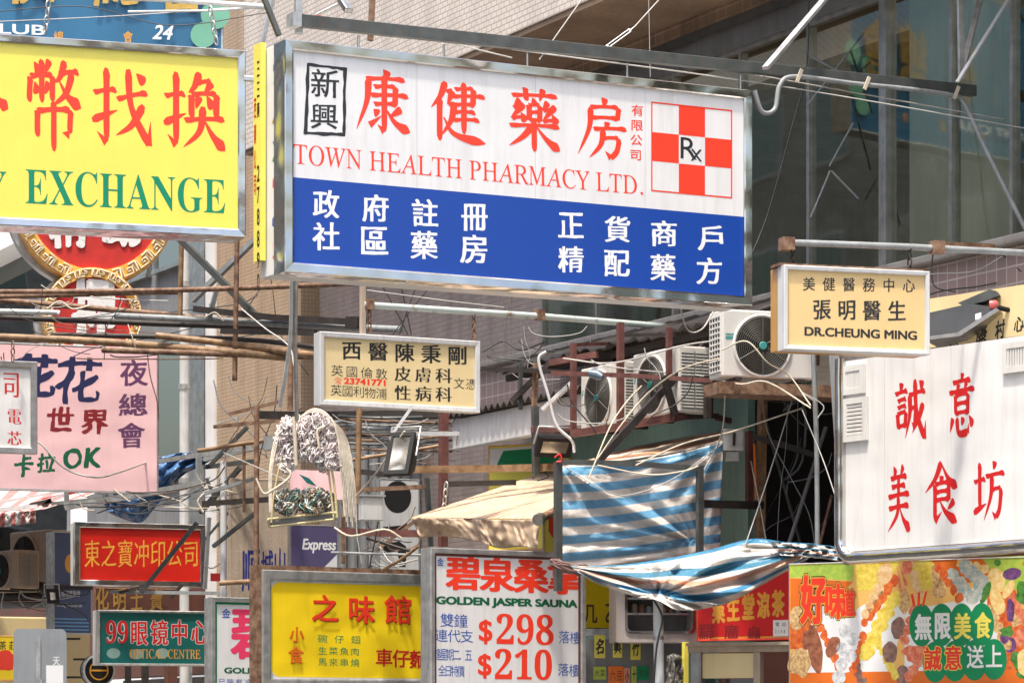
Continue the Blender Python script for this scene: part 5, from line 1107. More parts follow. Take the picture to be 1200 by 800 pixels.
rack('pipe_bundle', 'bundle of dark pipes and looped cables under the yellowed air conditioners', 'pipes', [('pipe', 'dkiron', 10, 1, [(-10, 700, 46), (62, 698, 46)]), ('pipe', 'greywall', 8, 1, [(-10, 709, 46), (60, 708, 46)]), ('cable', 'wire', 1.5, 1, [(5, 690, 45.6), (2, 712, 45.6), (12, 716, 45.6)]), ('cable', 'wire', 1.5, 1, [(30, 682, 45.6), (22, 700, 45.6), (32, 714, 45.6)]), ('cable', 'wire', 1.5, 1, [(52, 690, 45.6), (50, 706, 45.6), (58, 712, 45.6)])], (30, 716, 46))

# --- floodlights
def floodlight(label, c, D, wv, hv, dv, yaw, tilt, m='black', arm=None, name='floodlight'):
    Mx = Matrix.Translation(P(*c, D)) @ Matrix.Rotation(math.radians(yaw), 4, 'Z') @ Matrix.Rotation(math.radians(tilt), 4, 'X')
    r = thing(name, label, 'floodlight', Mx, 'floodlights'); I = Matrix()
    mb = MB(); w, h, d = wv / 2, hv / 2, dv
    mb.loops([[Vector((-w, 0, -h)), Vector((w, 0, -h)), Vector((w, 0, h)), Vector((-w, 0, h))], [Vector((-w, d * .35, -h)), Vector((w, d * .35, -h)), Vector((w, d * .35, h)), Vector((-w, d * .35, h))], [Vector((-w * .8, d, -h * .45)), Vector((w * .8, d, -h * .45)), Vector((w * .8, d, h * .5)), Vector((-w * .8, d, h * .5))]], cap1=True)
    mb.build('housing', M[m], r, .012, I)
    mb = MB(); e = .03; o_ = [Vector((-w - .012, -.012, -h - .012)), Vector((w + .012, -.012, -h - .012)), Vector((w + .012, -.012, h + .012)), Vector((-w - .012, -.012, h + .012))]; i_ = [Vector((-w + e, -.012, -h + e)), Vector((w - e, -.012, -h + e)), Vector((w - e, -.012, h - e)), Vector((-w + e, -.012, h - e))]
    mb.loops([[p + Vector((0, .04, 0)) for p in o_], o_, i_, [p + Vector((0, .03, 0)) for p in i_]]); mb.build('bezel', M[m], r, 0, I)
    mb = MB(); mb.face([p + Vector((0, .012, 0)) for p in i_]); mb.build('lamp_glass', M['lampglass'], r, 0, I)
    mb = MB(); mb.tube([Vector((-w - .03, d * .3, 0)), Vector((-w - .03, d * .3, h + .1)), Vector((w + .03, d * .3, h + .1)), Vector((w + .03, d * .3, 0))], .012, 6); mb.build('bracket', M['galv'], r, 0, I)
    return r
M['lampglass'] = mat('lamp_reflector', (.45, .44, .4), .12, .8, .3, 6, wave=.6)
fl = floodlight('black floodlight facing down left, hung from a white arm at mid picture', (468, 531), 31, .24, .42, .2, -22, -22)
rack('lamp_arm', 'white bent lamp arm holding the black floodlight at mid picture', 'lamp arm', [('arm', 'whitep', 5, 0, [(460, 508, 31.2), (537, 508, 31.6)]), ('arm', 'whitep', 3.5, 0, [(460, 508, 31.2), (482, 478, 31.2)]), ('strap', 'galv', 4, 0, [(456, 512, 31.1), (462, 525, 31.1)])], (480, 508, 31.3))
floodlight('dark floodlight seen from its side, beside the yellow and green sign', (650, 524), 33, .36, .2, .2, 25, 35)
floodlight('tiny black floodlight in front of the blue grey vertical sign', (62, 698), 44, .14, .18, .12, 20, -20)
# big grey floodlight on the right: wedge body, gear box, pink cap
fr = Frame(1090, 27.2, -20); r_ = thing('floodlight', 'big grey wedge shaped floodlight with a pink cap beside the right clinic sign', 'floodlight', fr.mat(0, fr.uv(1090, 400)[1]), 'floodlights')
def prism(fr, pts, d0, d1, mb): 
    a = [fr.w(*fr.uv(x, y), d0) for x, y in pts]; b = [fr.w(*fr.uv(x, y), d1) for x, y in pts]; mb.loops([a, b], cap0=True, cap1=True)
mb = MB(); prism(fr, [(1086, 397), (1124, 392), (1168, 363), (1160, 359), (1140, 356), (1130, 357), (1086, 367)][::1], -.5, .0, mb); mb.build('housing', M['lampgrey'] if 'lampgrey' in M else mat('grey_cast_metal', (.085, .09, .098), .45, .3, .15, 6), r_, .012)
mb = MB(); prism(fr, [(1084, 399), (1126, 394), (1172, 364), (1168, 361), (1123, 390), (1084, 395)], -.52, .03, mb); mb.build('front_rim', M['steel'], r_)
mb = MB(); prism(fr, [(1121, 354), (1128, 358), (1152, 352), (1170, 345), (1166, 340), (1158, 338)], -.4, -.05, mb); mb.build('gear_box', M['dkpole'], r_, .01)
mb = MB(); c_ = fr.w(*fr.uv(1165, 357), .02); mb.tube([c_ - fr.s * .03, c_ + fr.s * .02, c_ + fr.s * .035], .036, 14, taper=[1, 1, .6]); mb.build('cap', mat('pink_plastic_cap', (.6, .12, .12), .35), r_)
mb = MB(); mb.face([fr.w(*fr.uv(x, y), .004) for x, y in ((1143, 375), (1150, 373), (1150, 366), (1143, 368))]); mb.build('sticker', M['wfilm'], r_)
mb = MB(); mb.tube(crv([fr.w(*fr.uv(1168, 360), 0), fr.w(*fr.uv(1185, 362), -.1), fr.w(*fr.uv(1205, 358), -.2)], 4), .022, 8); mb.build('arm', M['black'], r_)
mb = MB(); mb.fbox(fr, fr.uv(1125, 340)[0], fr.uv(1151, 340)[0], fr.uv(1130, 350)[1], fr.uv(1130, 336)[1], -.7, -.5); tag(mb.build('junction_box', M['galv'], None, .01), 'grey junction box on the wall above the big grey floodlight', 'box')
for i, pts in enumerate(([(1010, 385, 28.8), (1090, 345, 28.6), (1150, 335, 28.2), (1210, 322, 28)], [(1095, 290, 28.5), (1092, 310, 28.5), (1095, 335, 28.4), (1120, 342, 28.3)], [(1150, 290, 28), (1180, 302, 28), (1197, 318, 27.8), (1212, 316, 27.8)])):
    wire(['brown cable sagging across the square tiles at the right', 'cable dropping from the clinic sign pole to the wall at the right', 'dark cable curling along the wall at the right edge'][i], pts, 'wireb', .9)

# --- canopy and cage of the two cream air conditioners
def onf(px, py, d): return FF.w(*FF.uv(px, py, d), d)
mb = MB(); n = 60; ua, ub = U(556, 1.2), U(850, 1.2); hA_ = FF.uv(690, 402, 1.2)[1]
front = []; back = []
for i in range(n + 1):
    u = ua + (ub - ua) * i / n; z = .03 * math.sin(i * 2.2) + .05 * noise.noise(Vector((i * .25, 0, 1))); front.append(FF.w(u, hA_ + z, .95)); back.append(FF.w(u, hA_ + .3 + z * .5, .15))
mb.loops([front, back], True, closed=False); cn = mb.build('tin_canopy', M['dkiron']); so = cn.modifiers.new('t', 'SOLIDIFY'); so.thickness = .02
tag(cn, 'dark ragged tin canopy over the two cream air conditioners', 'canopy')
mb = MB(); mb.bar(FF.w(ua, hA_ - .07, .8), FF.w(ub, hA_ - .07, .8), .05, .07); mb.build('purlin', M['dkiron'], cn)
mb = MB(); mb.fbox(FF, ua + 2.5, ub, hA_ - .45, hA_ - .02, .17, .22); tag(mb.build('back_board', M['rust']), 'rusty back board under the dark tin canopy', 'board')
rack('ac_cage', 'rusty red steel cage carrying the two cream air conditioners', 'cage', [
    ('post', 'redrust', 6, 0, [(672, 402, 32), (672, 509, 32)]), ('post', 'redrust', 7, 0, [(727, 378, 31.6), (727, 498, 31.6)]), ('post', 'redrust', 6, 0, [(784, 384, 31), (784, 452, 31)]), ('post', 'redrust', 6, 0, [(832, 395, 32.2), (832, 487, 32.2)]), ('post', 'dkiron', 5, 0, [(722, 398, 33.5), (722, 440, 33.5)]),
    ('rail', 'redrust', 5, 0, [(647, 437, 31.5), (740, 440, 31), (836, 446, 30.6)]), ('rail', 'dkiron', 4, 0, [(727, 393, 31.8), (790, 392, 31.2)]), ('rail', 'redrust', 4, 0, [(672, 404, 32), (727, 402, 33)]),
    ('base_rail', 'redrust', 8, 0, [(672, 508, 32), (730, 499, 31.4), (788, 489, 30.9)]), ('base_rail', 'redrust', 6, 0, [(788, 489, 30.9), (840, 487, 32)]), ('base_rail', 'redrust', 6, 0, [(840, 489, 32), (880, 500, 32.4)]), ('base_rail', 'redrust', 7, 0, [(690, 506, 33.4), (800, 488, 32.4)]),
    ('brace', 'dkiron', 8, 0, [(829, 401, 31.2), (784, 450, 31), (701, 540, 30.7)]), ('brace', 'dkiron', 7, 0, [(778, 440, 30.8), (791, 486, 30.9)]), ('post', 'dkiron', 7, 0, [(829, 440, 31), (829, 490, 31)])], (750, 510, 32))
mb = MB(); mb.bar(P(834, 456, 30), P(985, 462, 30.4), .42, .11); tag(mb.build('ledge_beam', M['rust']), 'rusty beam under the white air conditioner', 'beam')
mb = MB(); c_ = P(700, 439, 30.9); mb.tube([c_ + Vector((-.09, 0, .02)), c_ + Vector((0, 0, .0)), c_ + Vector((.05, -.05, -.03))], .05, 10, taper=[.7, 1, .5]); tag(mb.build('insulator', mat('blue_grey_plastic', (.12, .17, .22), .4)), 'small blue grey junction can on the cage rail', 'junction can')
mb = MB(); mb.tube(crv([P(640, 412, 32), P(632, 418, 32), P(633, 432, 32), P(643, 465, 32), P(652, 498, 32), P(670, 516, 32), P(673, 530, 32)], 8), px2m(1.8, 32), 8); tag(mb.build('conduit', M['whitep']), 'white bent conduit running down left of the rusty cage', 'conduit')
barp('stay_bar', 'white strut leaning left of the rusty cage', (636, 480, 32.6), (672, 447, 32.4), 5, 'whitep', 'bar')
for i, (pts, m) in enumerate((([(695, 545, 30.6), (730, 495, 30.7), (760, 460, 30.8), (800, 432, 30.4), (850, 418, 30.2)], 'wirec'), ([(745, 545, 30.5), (800, 520, 30.6), (860, 505, 31), (940, 478, 30.5)], 'wirec'), ([(660, 420, 31.6), (720, 425, 31.2), (800, 405, 30.8), (850, 398, 30.4)], 'wire'), ([(793, 340, 29), (805, 385, 29.6), (822, 386, 29.8), (836, 365, 30)], 'wire'), ([(848, 447, 30), (870, 450, 29.8), (900, 448, 29.8), (950, 478, 29.6)], 'wirec'), ([(690, 560, 30.4), (715, 500, 30.6), (735, 470, 30.8), (752, 452, 30.8)], 'wirec'), ([(846, 410, 29.8), (875, 400, 29.6), (900, 425, 29.6), (925, 440, 29.8), (950, 475, 29.6)], 'wirec'), ([(820, 560, 30.8), (845, 510, 30.8), (850, 460, 30)], 'wire'))):
    wire(['cream cord running down along the black brace of the cage', 'cream cord from the striped tarp up to the dark recess', 'grey wire across the tops of the cream air conditioners', 'white wire loop hanging from the right corner of the pharmacy sign', 'cream cord looping along the rusty beam', 'cream cord close beside the black brace', 'cream cord crossing the round fan grille', 'white cord hanging from the rusty beam to the tarp'][i], pts, m, 1.0)

# --- dark recess at the right of the teal wall
rack('recess_poles', 'dark jumble of poles and cables inside the black recess', 'poles', [
    ('pole', 'grey', 6, 1, [(953, 415, 29.8), (957, 520, 29.8), (958, 640, 29.8)]), ('pole', 'greywall', 5, 1, [(921, 648, 31.5), (968, 500, 31.5)]), ('pole', 'dkpole', 4, 1, [(890, 470, 31.8), (945, 660, 31.8)]), ('pole', 'greywall', 3, 1, [(895, 500, 32), (940, 470, 32), (940, 540, 32), (915, 565, 32)]), ('pole', 'rust', 4, 1, [(975, 580, 31), (960, 640, 31)]),
    ('pole', 'wire', 1.5, 1, [(937, 440, 30.5), (900, 560, 30.3), (866, 660, 30)]), ('pole', 'dkiron', 6, 0, [(880, 510, 31.4), (960, 535, 31.4)]), ('pole', 'wire', 1.5, 1, [(955, 470, 29.7), (940, 460, 29.7), (965, 475, 29.7), (958, 490, 29.7)]), ('pole', 'wire', 1.5, 1, [(900, 645, 31), (890, 590, 31.2), (880, 540, 31.4)])], (930, 650, 31))
barp('post', 'mossy brown post at the left of the black recess', (894, 448, 31.6), (890, 665, 31.6), 9, 'bamboo', 'post')
barp('post', 'weathered grey brown post beside the large white food court sign', (977, 410, 28.6), (993, 660, 28), 9, 'greywall', 'post')
mb = MB(); c_ = P(860, 521, 31.2); f_ = Frame(848, 31.2, 10); h_ = f_.uv(848, 540)[1]
r_ = thing('meter_box', 'grey metal switch box beside the striped tarp', 'switch box', f_.mat(.1, h_)); mb.fbox(f_, 0, .2, h_ + .1, h_ + .31, -.1, 0); mb.build('case', M['galv'], r_, .006)
mb = MB(); mb.fbox(f_, .03, .16, h_, h_ + .097, -.09, -.02); mb.build('cable_gland', M['steel'], r_, .006)
mb = MB(); mb.bar(f_.w(.1, h_ + .15, .01), f_.w(.1, h_ + .27, .03), .02); mb.build('lever', M['dkiron'], r_)
rack('stall_bracket', 'rusty brown bracket frame right of the striped tarp', 'bracket', [('post', 'redrust', 7, 0, [(878, 505, 31.6), (878, 590, 31.6)]), ('rail', 'dkiron', 9, 0, [(822, 590, 31), (892, 592, 31.6)]), ('rod', 'orange', 3, 1, [(884, 520, 31.5), (886, 585, 31.5)])], (860, 595, 31.4))

# --- striped tarpaulin on its dark frame
BLU, BEI = (.13, .33, .53), (.64, .59, .55)
M['tarp'] = stripes('blue_white_woven_sheet', [(0, BEI), (.5, BLU)], .165, 'V', .35, .5, .5)
rack('tarp_support', 'dark square tube frame holding the upright striped tarpaulin', 'frame', [('post', 'dkpole', 8, 0, [(654, 541, 30.5), (654, 692, 30.5)]), ('rail', 'dkpole', 6, 0, [(654, 541, 30.5), (740, 543, 30.6), (820, 549, 30.8)]), ('post', 'dkpole', 7, 0, [(820, 546, 30.8), (820, 668, 30.8)]), ('knot', 'crimson', 2.2, 1, [(650, 536, 30.45), (656, 532, 30.45), (658, 540, 30.45), (652, 541, 30.45)])], (740, 690, 30.6))
cloth('striped_tarp', M['tarp'], 'upright blue and white striped tarpaulin stretched on a dark frame', 'tarpaulin', [(657, 546, 30.75), (720, 543, 30.85), (790, 532, 31), (847, 517, 31.2)], [(657, 668, 30.75), (720, 662, 30.85), (790, 652, 31), (844, 646, 31.2)], 31, 60, 40, .05, 2.2, seed=21, foci=((657, 546), (847, 520), (820, 640)), famp=.2)
M['tarptop'] = stripes('orange_striped_sheet', [(0, (.6, .5, .42)), (.35, (.6, .27, .14)), (.7, (.62, .56, .5))], .5, 'V', .5, .3, .4)
cloth('stall_roof_sheet', M['tarptop'], 'beige and orange sheet lying on the stall roof above the striped tarpaulin', 'sheet', [(690, 538, 33.2), (740, 524, 33), (800, 512, 32.8), (850, 502, 32.6)], [(657, 547, 30.9), (720, 540, 31), (790, 530, 31.1), (847, 516, 31.25)], 32, 30, 8, .25, 4, seed=5)
# sagging tied sheet
M['tarp2'] = stripes('blue_orange_woven_sheet', [(0, (.62, .58, .54)), (.16, (.06, .24, .42)), (.3, (.62, .52, .46)), (.46, (.62, .3, .2)), (.56, (.6, .56, .52)), (.66, (.05, .2, .32)), (.84, (.64, .6, .56))], .8, 'V', .4, .5, .35)
cloth('sagging_tarp', M['tarp2'], 'sagging blue, white and orange striped sheet tied to a grey post', 'tarpaulin', [(668, 662, 30.2), (720, 662, 30.2), (780, 654, 30.2), (830, 644, 30.2), (880, 631, 30.2), (915, 634, 30.1), (955, 641, 30)], [(672, 667, 30.15), (700, 683, 29.9), (745, 699, 29.75), (770, 703, 29.78), (800, 715, 29.6), (850, 707, 29.8), (895, 684, 29.9), (958, 648, 30)], 30, 120, 44, .07, 1.8, .3, seed=33, foci=((672, 664), (770, 698), (950, 643)), famp=.38)
cloth('tarp_roll', M['tarp2'], 'loose end of the striped sheet bunched along a ledge beside the food court sign', 'tarpaulin', [(900, 634, 29.9), (940, 636, 29.8), (975, 640, 29.5), (1000, 650, 29.2)], [(915, 650, 29.8), (945, 652, 29.7), (975, 656, 29.4), (1000, 660, 29.2)], 30, 30, 8, .2, 6, seed=12)
mb = MB(); a = P(771, 697, 29.75); mb.tube([a, Vector((a.x + .02, a.y, 1.6)), Vector((a.x + .02, a.y, .14))], px2m(6, 29.75), 14); pt_ = tag(mb.build('post', M['white_pipe']), 'pale grey round post under the sagging striped sheet', 'post')
mb = MB(); mb.tube(crv([P(765, 700, 29.65), P(776, 722, 29.62), P(772, 745, 29.6), P(769, 762, 29.62), P(766, 800, 29.65)], 6), .01, 6); mb.build('cable', M['wireb'], pt_)
mb = MB(); mb.tube([P(771, 745, 29.75), P(771, 749, 29.75)], px2m(7, 29.75), 14); mb.build('clip', M['steel'], pt_)
mb = MB(); random.seed(4)
for i in range(26): mb.tube(crv([P(650 + random.uniform(-6, 6), 660 + random.uniform(-6, 5), 30.3), P(665 + random.uniform(-8, 8), 664 + random.uniform(-6, 6), 30.2), P(682 + random.uniform(-6, 8), 668 + random.uniform(-7, 6), 30.15)], 4), .012, 5)
tag(mb.build('rope_knot', mat('brown_rope', (.16, .09, .08), .8)), 'brown tangle of rope tying the sagging sheet to the frame', 'rope')

# --- beige awning
M['canvas'] = stripes('beige_ribbed_canvas', [(0, (.54, .40, .28)), (.5, (.63, .51, .39)), (.8, (.36, .24, .15))], .05, 'U', .75, .2, .25)
M['canvas2'] = mat('brown_beige_canvas', (.46, .34, .24), .75, 0, .25, 3, bump=.08, bscale=5, dirt=.25)
aw = thing('canvas_awning', 'faded beige canvas awning with a crumpled valance above the sauna price sign', 'awning', Matrix.Translation(P(560, 640, 32)))
cloth('canopy', M['canvas'], '', '', [(645, 550, 35.2), (690, 552, 34.2), (730, 552, 33.2)], [(482, 606, 33.4), (560, 607, 32.2), (632, 608, 31)], 32, 50, 16, .05, 2, parent=aw, seed=2)
cloth('valance', M['canvas2'], '', '', [(482, 606, 33.35), (560, 608, 32.15), (632, 609, 30.95)], [(492, 630, 33.3), (520, 628, 32.9), (560, 634, 32.1), (585, 642, 31.8), (612, 640, 31.3), (630, 645, 30.95)], 32, 90, 14, .1, 7, parent=aw, seed=17, ty=.25)
mb = MB(); mb.tube([P(632, 608, 30.9), P(662, 592, 31.6)], px2m(5, 31), 12); mb.build('roller', M['rust'], aw)
mb = MB(); mb.tube([P(630, 609, 30.88), P(634, 607, 30.95)], px2m(7, 31), 14); mb.build('roller_end', M['steel'], aw)
wire('dark cord lying on the beige awning', [(624, 560, 33), (634, 553, 33.3), (643, 558, 33.2), (630, 563, 33)], 'wireb', .8)
chain('chain hanging left of the beige awning', (523, 565, 33.8), (520, 598, 33.8), 'galv', .09)
rack('timber_support', 'brown timber frame standing behind the beige awning', 'frame', [('post', 'redrust', 9, 0, [(520, 476, 34.5), (519, 640, 34.5)]), ('rail', 'bamboo', 8, 0, [(484, 550, 33.4), (575, 549, 33.6), (655, 547, 33.2)]), ('rail', 'dkiron', 6, 0, [(523, 567, 34), (605, 565, 34)]), ('post', 'dkpole', 7, 0, [(627, 476, 33.2), (628, 556, 33.2)])], (560, 640, 34))
barp('ledge', 'brick coloured ledge above the dark floodlight', (622, 504, 33.2), (672, 502, 33.2), 8, 'redrust', 'ledge')
# white fascia
ff = Frame(530, 36, -63.435); h1 = ff.uv(530, 492)[1]; h0 = ff.uv(530, 527)[1]; u1 = ff.U(692)
mb = MB(); mb.fbox(ff, 0, u1, h0, h1, -.12, 0); fa = tag(mb.build('fascia_board', M['whitep'], None, .01), 'white fascia board with a corrugated sheet on top, behind the beige awning', 'fascia')
mb = MB(); n = 90; a = []; b = []
for i in range(n + 1): z = .035 * math.sin(i * 1.57); a.append(ff.w(u1 * i / n - .05, h1 + .04 + z, .08)); b.append(ff.w(u1 * i / n - .05, h1 + .22 + z, -1.0))
mb.loops([a, b], True, closed=False); co = mb.build('corrugated_sheet', M['dkiron'], fa); so = co.modifiers.new('t', 'SOLIDIFY'); so.thickness = .01
# yellow and green sign behind the awning
s = lightbox('snack_shop_sign', 'yellow shop sign with a green and white top band, behind the beige awning', 'sign', 572, 668, 522, 645, 35.6, -25, .15, .015, 'yellow', 'gold', None, rec=.004)
lets(s, 'wfilm', lambda b: s.poly(b, [(574, 526), (655, 520), (655, 545), (574, 550)]), 'top_band')
lets(s, 'green', lambda b: s.poly(b, [(590, 528), (655, 523), (655, 543), (600, 546), (582, 545)], .004), 'top_band')
lets(s, 'redrust', lambda b: s.poly(b, [(574, 549), (655, 541), (655, 545), (574, 553)], .005), 'edge_line')
s2 = lightbox('flame_sign', 'narrow yellow sign with a red flame mark at the left of the striped tarpaulin', 'sign', 637, 656, 588, 652, 32.6, 10, .1, .012, 'yellow', 'steel', None, rec=.004)
lets(s2, 'red', lambda b: s2.poly(b, [(645, 598), (648, 606), (652, 600), (651, 612), (653, 622), (648, 630), (643, 622), (643, 610)][::-1]), 'flame_mark')

# --- recess behind: grey metal panels, speaker sign, poles
mb = MB(); n = 60; a = []; b = []; fg = Frame(395, 38.6, 24); u1 = fg.U(580)
h0, h1 = .14, fg.uv(395, 486)[1]
for i in range(n + 1): z = .03 * (1 if (i // 2) % 2 else 0); a.append(fg.w(u1 * i / n, h0, z)); b.append(fg.w(u1 * i / n, h1, z))
mb.loops([a, b], False, closed=False); fl_ = mb.build('metal_hoarding', M['greywall']); tag(fl_, 'grey fluted metal hoarding in the shade behind the beige awning', 'hoarding')
s = lightbox('loudspeaker_sign', 'narrow pale sign with a big black disc, below the black floodlight', 'sign', 444, 492, 560, 668, 37.4, 22, .1, .02, 'whitep', 'grey', None, rec=.004)
lets(s, 'ink', lambda b: [s.disc(b, 466, 582, 16, 19), s.poly(b, [(449, 617), (474, 615), (477, 611), (478, 621), (474, 624), (449, 622)]), s.poly(b, [(449, 636), (468, 634), (476, 640), (476, 664), (468, 664), (466, 645), (449, 648)])], 'black_mark')
s = lightbox('express_sign', 'purple Express sign with its sunlit corner painted white, half hidden under the peg basket', 'sign', 340, 412, 614, 676, 38.4, 22, .12, .02, 'white', 'steel', None, rec=.004)
M['slate'] = mat('slate_purple_film', (.09, .075, .17), .4)
lets(s, 'slate', lambda b: s.poly(b, [(341, 616), (412, 616), (412, 632), (372, 672), (341, 672)]), 'purple_shade_field')  # diagonal edge paints the sun's boundary: purple part shaded, white corner sunlit
lets(s, 'wfilm', lambda b: s.word(b, 'Express', 354, 640, 394, 639, 17, dict(ax=.03, ay=.02, slant=.2), .004))
s = lightbox('brush_character_sign', 'beige signboard with deep blue brush characters behind the rusty upright post', 'sign', 270, 338, 560, 712, 39.6, 22, .1, .015, 'plaster', 'plaster', None, rec=.004)
mbn = mat('deep_blue_film', (.02, .03, .2), .4); M['deepblue'] = mbn
lets(s, 'deepblue', lambda b: [s.ch(b, '順', 294, 668, 22, 50, KAIB), s.ch(b, '城', 313, 664, 15, 40, KAIB), s.ch(b, '山', 328, 656, 13, 28, KAIB)])
for i, (x, w, lb) in enumerate(((262, 8, 'pale grey channel post left of the beige signboard'), (440, 5, 'pale upright pipe beside the grey box'), (425, 4, 'dull upright pipe under the peg basket'))):
    pole('post', lb, [(x, 540, 39), (x, 720, 39)], w / 2, 'whitep' if i < 2 else 'grey', 'post')
pole('post', 'rusty upright post standing between the two yellow and red signs', [(301, 476, 34.5), (300, 684, 34.5)], 3.2, 'rust', 'post')
pole('pipe', 'short cream pipe ending above the half hidden sauna sign', [(258, 683, 34.6), (312, 680, 34.4)], 3, 'bamboo')
pole('post', 'bamboo upright beside the black floodlight', [(421, 478, 34), (419, 590, 34)], 3.5, 'bamboo', 'post')
random.seed(11)
its = []
for i in range(9):
    y = 485 + i * 4.5; its.append(('pole', random.choice(['dkiron', 'rust', 'greywall', 'dkpole', 'grey', 'bamboo']), random.uniform(2.5, 5), 1, [(375 + random.uniform(-40, 10), y + random.uniform(-3, 3), 36 + random.random() * 1.5), (450, y + random.uniform(-1, 6), 36 + random.random()), (532 + random.uniform(-12, 40), y + random.uniform(-4, 8), 36 + random.random())]))
rack('pole_stack', 'horizontal stack of dark poles and pipes under the central clinic sign', 'poles', its + [('sheet', 'steel', 16, 0, [(310, 520, 37), (345, 516, 37)]), ('beam', 'dkiron', 9, 0, [(300, 486, 37), (372, 487, 36.6), (560, 484, 36.2)])], (450, 530, 37))
rack('pipe_tangle', 'tangle of bent pipes and cords left of the sauna price sign', 'pipes', [('ledge', 'redrust', 8, 0, [(398, 622, 34.2), (440, 624, 34), (492, 625, 33.8)]), ('pipe', 'grey', 3, 1, [(388, 647, 34), (498, 650, 33.6)]), ('pipe', 'bamboo', 4, 1, [(448, 668, 33.6), (470, 655, 33.5), (490, 640, 33.4)]), ('pipe', 'wire', 2, 1, [(445, 640, 33.8), (460, 660, 33.7), (490, 655, 33.6)]), ('pipe', 'dkiron', 4, 1, [(430, 630, 34.2), (480, 645, 34)]), ('pipe', 'wirec', 2.5, 1, [(392, 618, 33.9), (412, 628, 33.8), (450, 620, 33.7), (470, 630, 33.7)]), ('cable', 'wire', 1.6, 1, [(420, 560, 34), (418, 620, 34), (424, 660, 34)]), ('cable', 'wireb', 1.8, 1, [(445, 600, 33.9), (438, 640, 33.9), (432, 668, 33.9)])], (440, 665, 34))
f_ = Frame(424, 33.2, 20); h_ = f_.uv(424, 609)[1]; r_ = thing('switch_box', 'grey white switch box left of the black disc sign', 'switch box', f_.mat(.12, h_))
mb = MB(); mb.fbox(f_, 0, .23, h_, h_ + .24, -.12, 0); mb.build('case', M['white_pipe'], r_, .008); mb = MB(); mb.fbox(f_, -.02, .25, h_ + .243, h_ + .262, -.14, .02); mb.build('lid', M['galv'], r_)
wire('tan cord stretched from the lamp arm down to the noodle shop sign', [(474, 505, 31), (440, 555, 31.5), (410, 590, 32), (402, 605, 32.2)], 'wirec', 1.3)
wire('grey cable hanging between the peg hanger and the rusty rack', [(282, 361, 35), (310, 384, 33), (338, 405, 31), (345, 430, 30)], 'wire', .9)

# --- bundle of clothes pegs
r_ = thing('peg_hanger', 'hanging bunch of white and green pegs in a wire basket with cream straps', 'peg hanger', Matrix.Translation(P(360, 622, 29.5)))
random.seed(5)
def bunch(name, cx, cy, rx, ry, n, mats, size, D0=29.5):
    mb = MB()
    for i in range(n):
        while True:
            a, b = random.uniform(-1, 1), random.uniform(-1, 1)
            if a * a + b * b < 1: break
        mb.mat(random.choice(mats)); c = P(cx + a * rx, cy + b * ry, D0 + random.uniform(-.16, .16) * math.sqrt(1 - a * a)); ax = Vector((random.gauss(0, .6), random.gauss(0, .6), random.gauss(0, 1))).normalized(); bx = ax.orthogonal().normalized(); L = size * random.uniform(.7, 1.4)
        mb.tube([c + ax * L * math.cos(2 * math.pi * k / 7) + bx * L * .45 * math.sin(2 * math.pi * k / 7) for k in range(7)], size * .17, 4, True)
    o = mb.build(name, None, r_); o['kind'] = 'stuff'; return o
pw = [mat('dull_pink_peg', (.74, .65, .65), .75, spec=.2), mat('pale_peg', (.78, .75, .73), .75, spec=.2), mat('grey_mauve_peg', (.55, .47, .48), .75, spec=.2)]
pg = [mat('sea_green_peg', (.25, .42, .37), .75, spec=.2), mat('dull_white_peg', (.68, .66, .6), .75, spec=.2), mat('grey_peg', (.24, .24, .23), .5), mat('brown_peg', (.25, .16, .09), .5)]
bunch('peg_bunch', 337, 522, 12, 30, 520, pw, .04); bunch('peg_bunch', 370, 514, 26, 26, 1000, pw, .04); bunch('peg_bunch', 384, 536, 14, 14, 260, pw, .04); bunch('peg_bunch', 338, 588, 17, 12, 380, pg, .038); bunch('peg_bunch', 369, 587, 20, 12, 460, pg, .038)
mb = MB(); Dz = 29.4
for pts, r in (([(316, 617), (392, 608)], 1.4), ([(314, 608), (393, 600)], 1.4), ([(318, 612), (321, 580), (330, 535)], 1.4), ([(395, 606), (392, 570), (386, 535)], 1.6), ([(391, 606), (386, 560), (384, 538)], 1.4)):
    mb.tube(crv([P(x, y, Dz) for x, y in pts], 6), px2m(r, Dz), 6)
for pts in ([(316, 617), (318, 612)],): mb.tube([P(316, 617, Dz), P(314, 608, Dz - .2)], px2m(1.2, Dz), 6); mb.tube([P(392, 608, Dz), P(393, 600, Dz - .2)], px2m(1.2, Dz), 6)
mb.build('wire_basket', mat('yellowed_plastic_wire', (.55, .47, .25), .5), r_)
mb = MB(); mb.bar(P(316, 612, 29.6), P(393, 604, 29.6), .36, px2m(7, 29.5)); mb.build('basket_tray', M['greywall'], r_)
mb = MB()
for k in range(9):
    o_ = k * 1.6; mb.tube(crv([P(350 - k * .5, 490 + k * .3, 29.5), P(368, 479 + o_ * .25, 29.45), P(386 + o_ * .3, 488 + o_ * .4, 29.4), P(396 + o_ * .8, 515, 29.4 + .02 * k), P(400 + o_ * 1.15, 560, 29.4 + .02 * k), P(404 + o_ * 1.1, 605 + (k % 3) * 6, 29.4 + .02 * k)], 8), px2m(1.0, 29.4), 5)
mb.build('strap', M['rope'], r_)
mb = MB()
for k in range(3): mb.tube(crv([P(352 - k, 486, 29.4), P(330 - k * 2, 505, 29.4 + .03 * k), P(319 - k * 1.5, 550, 29.4), P(318 - k, 600, 29.4)], 8), px2m(1.0, 29.4), 5)
mb.build('hoop', M['rope'], r_)
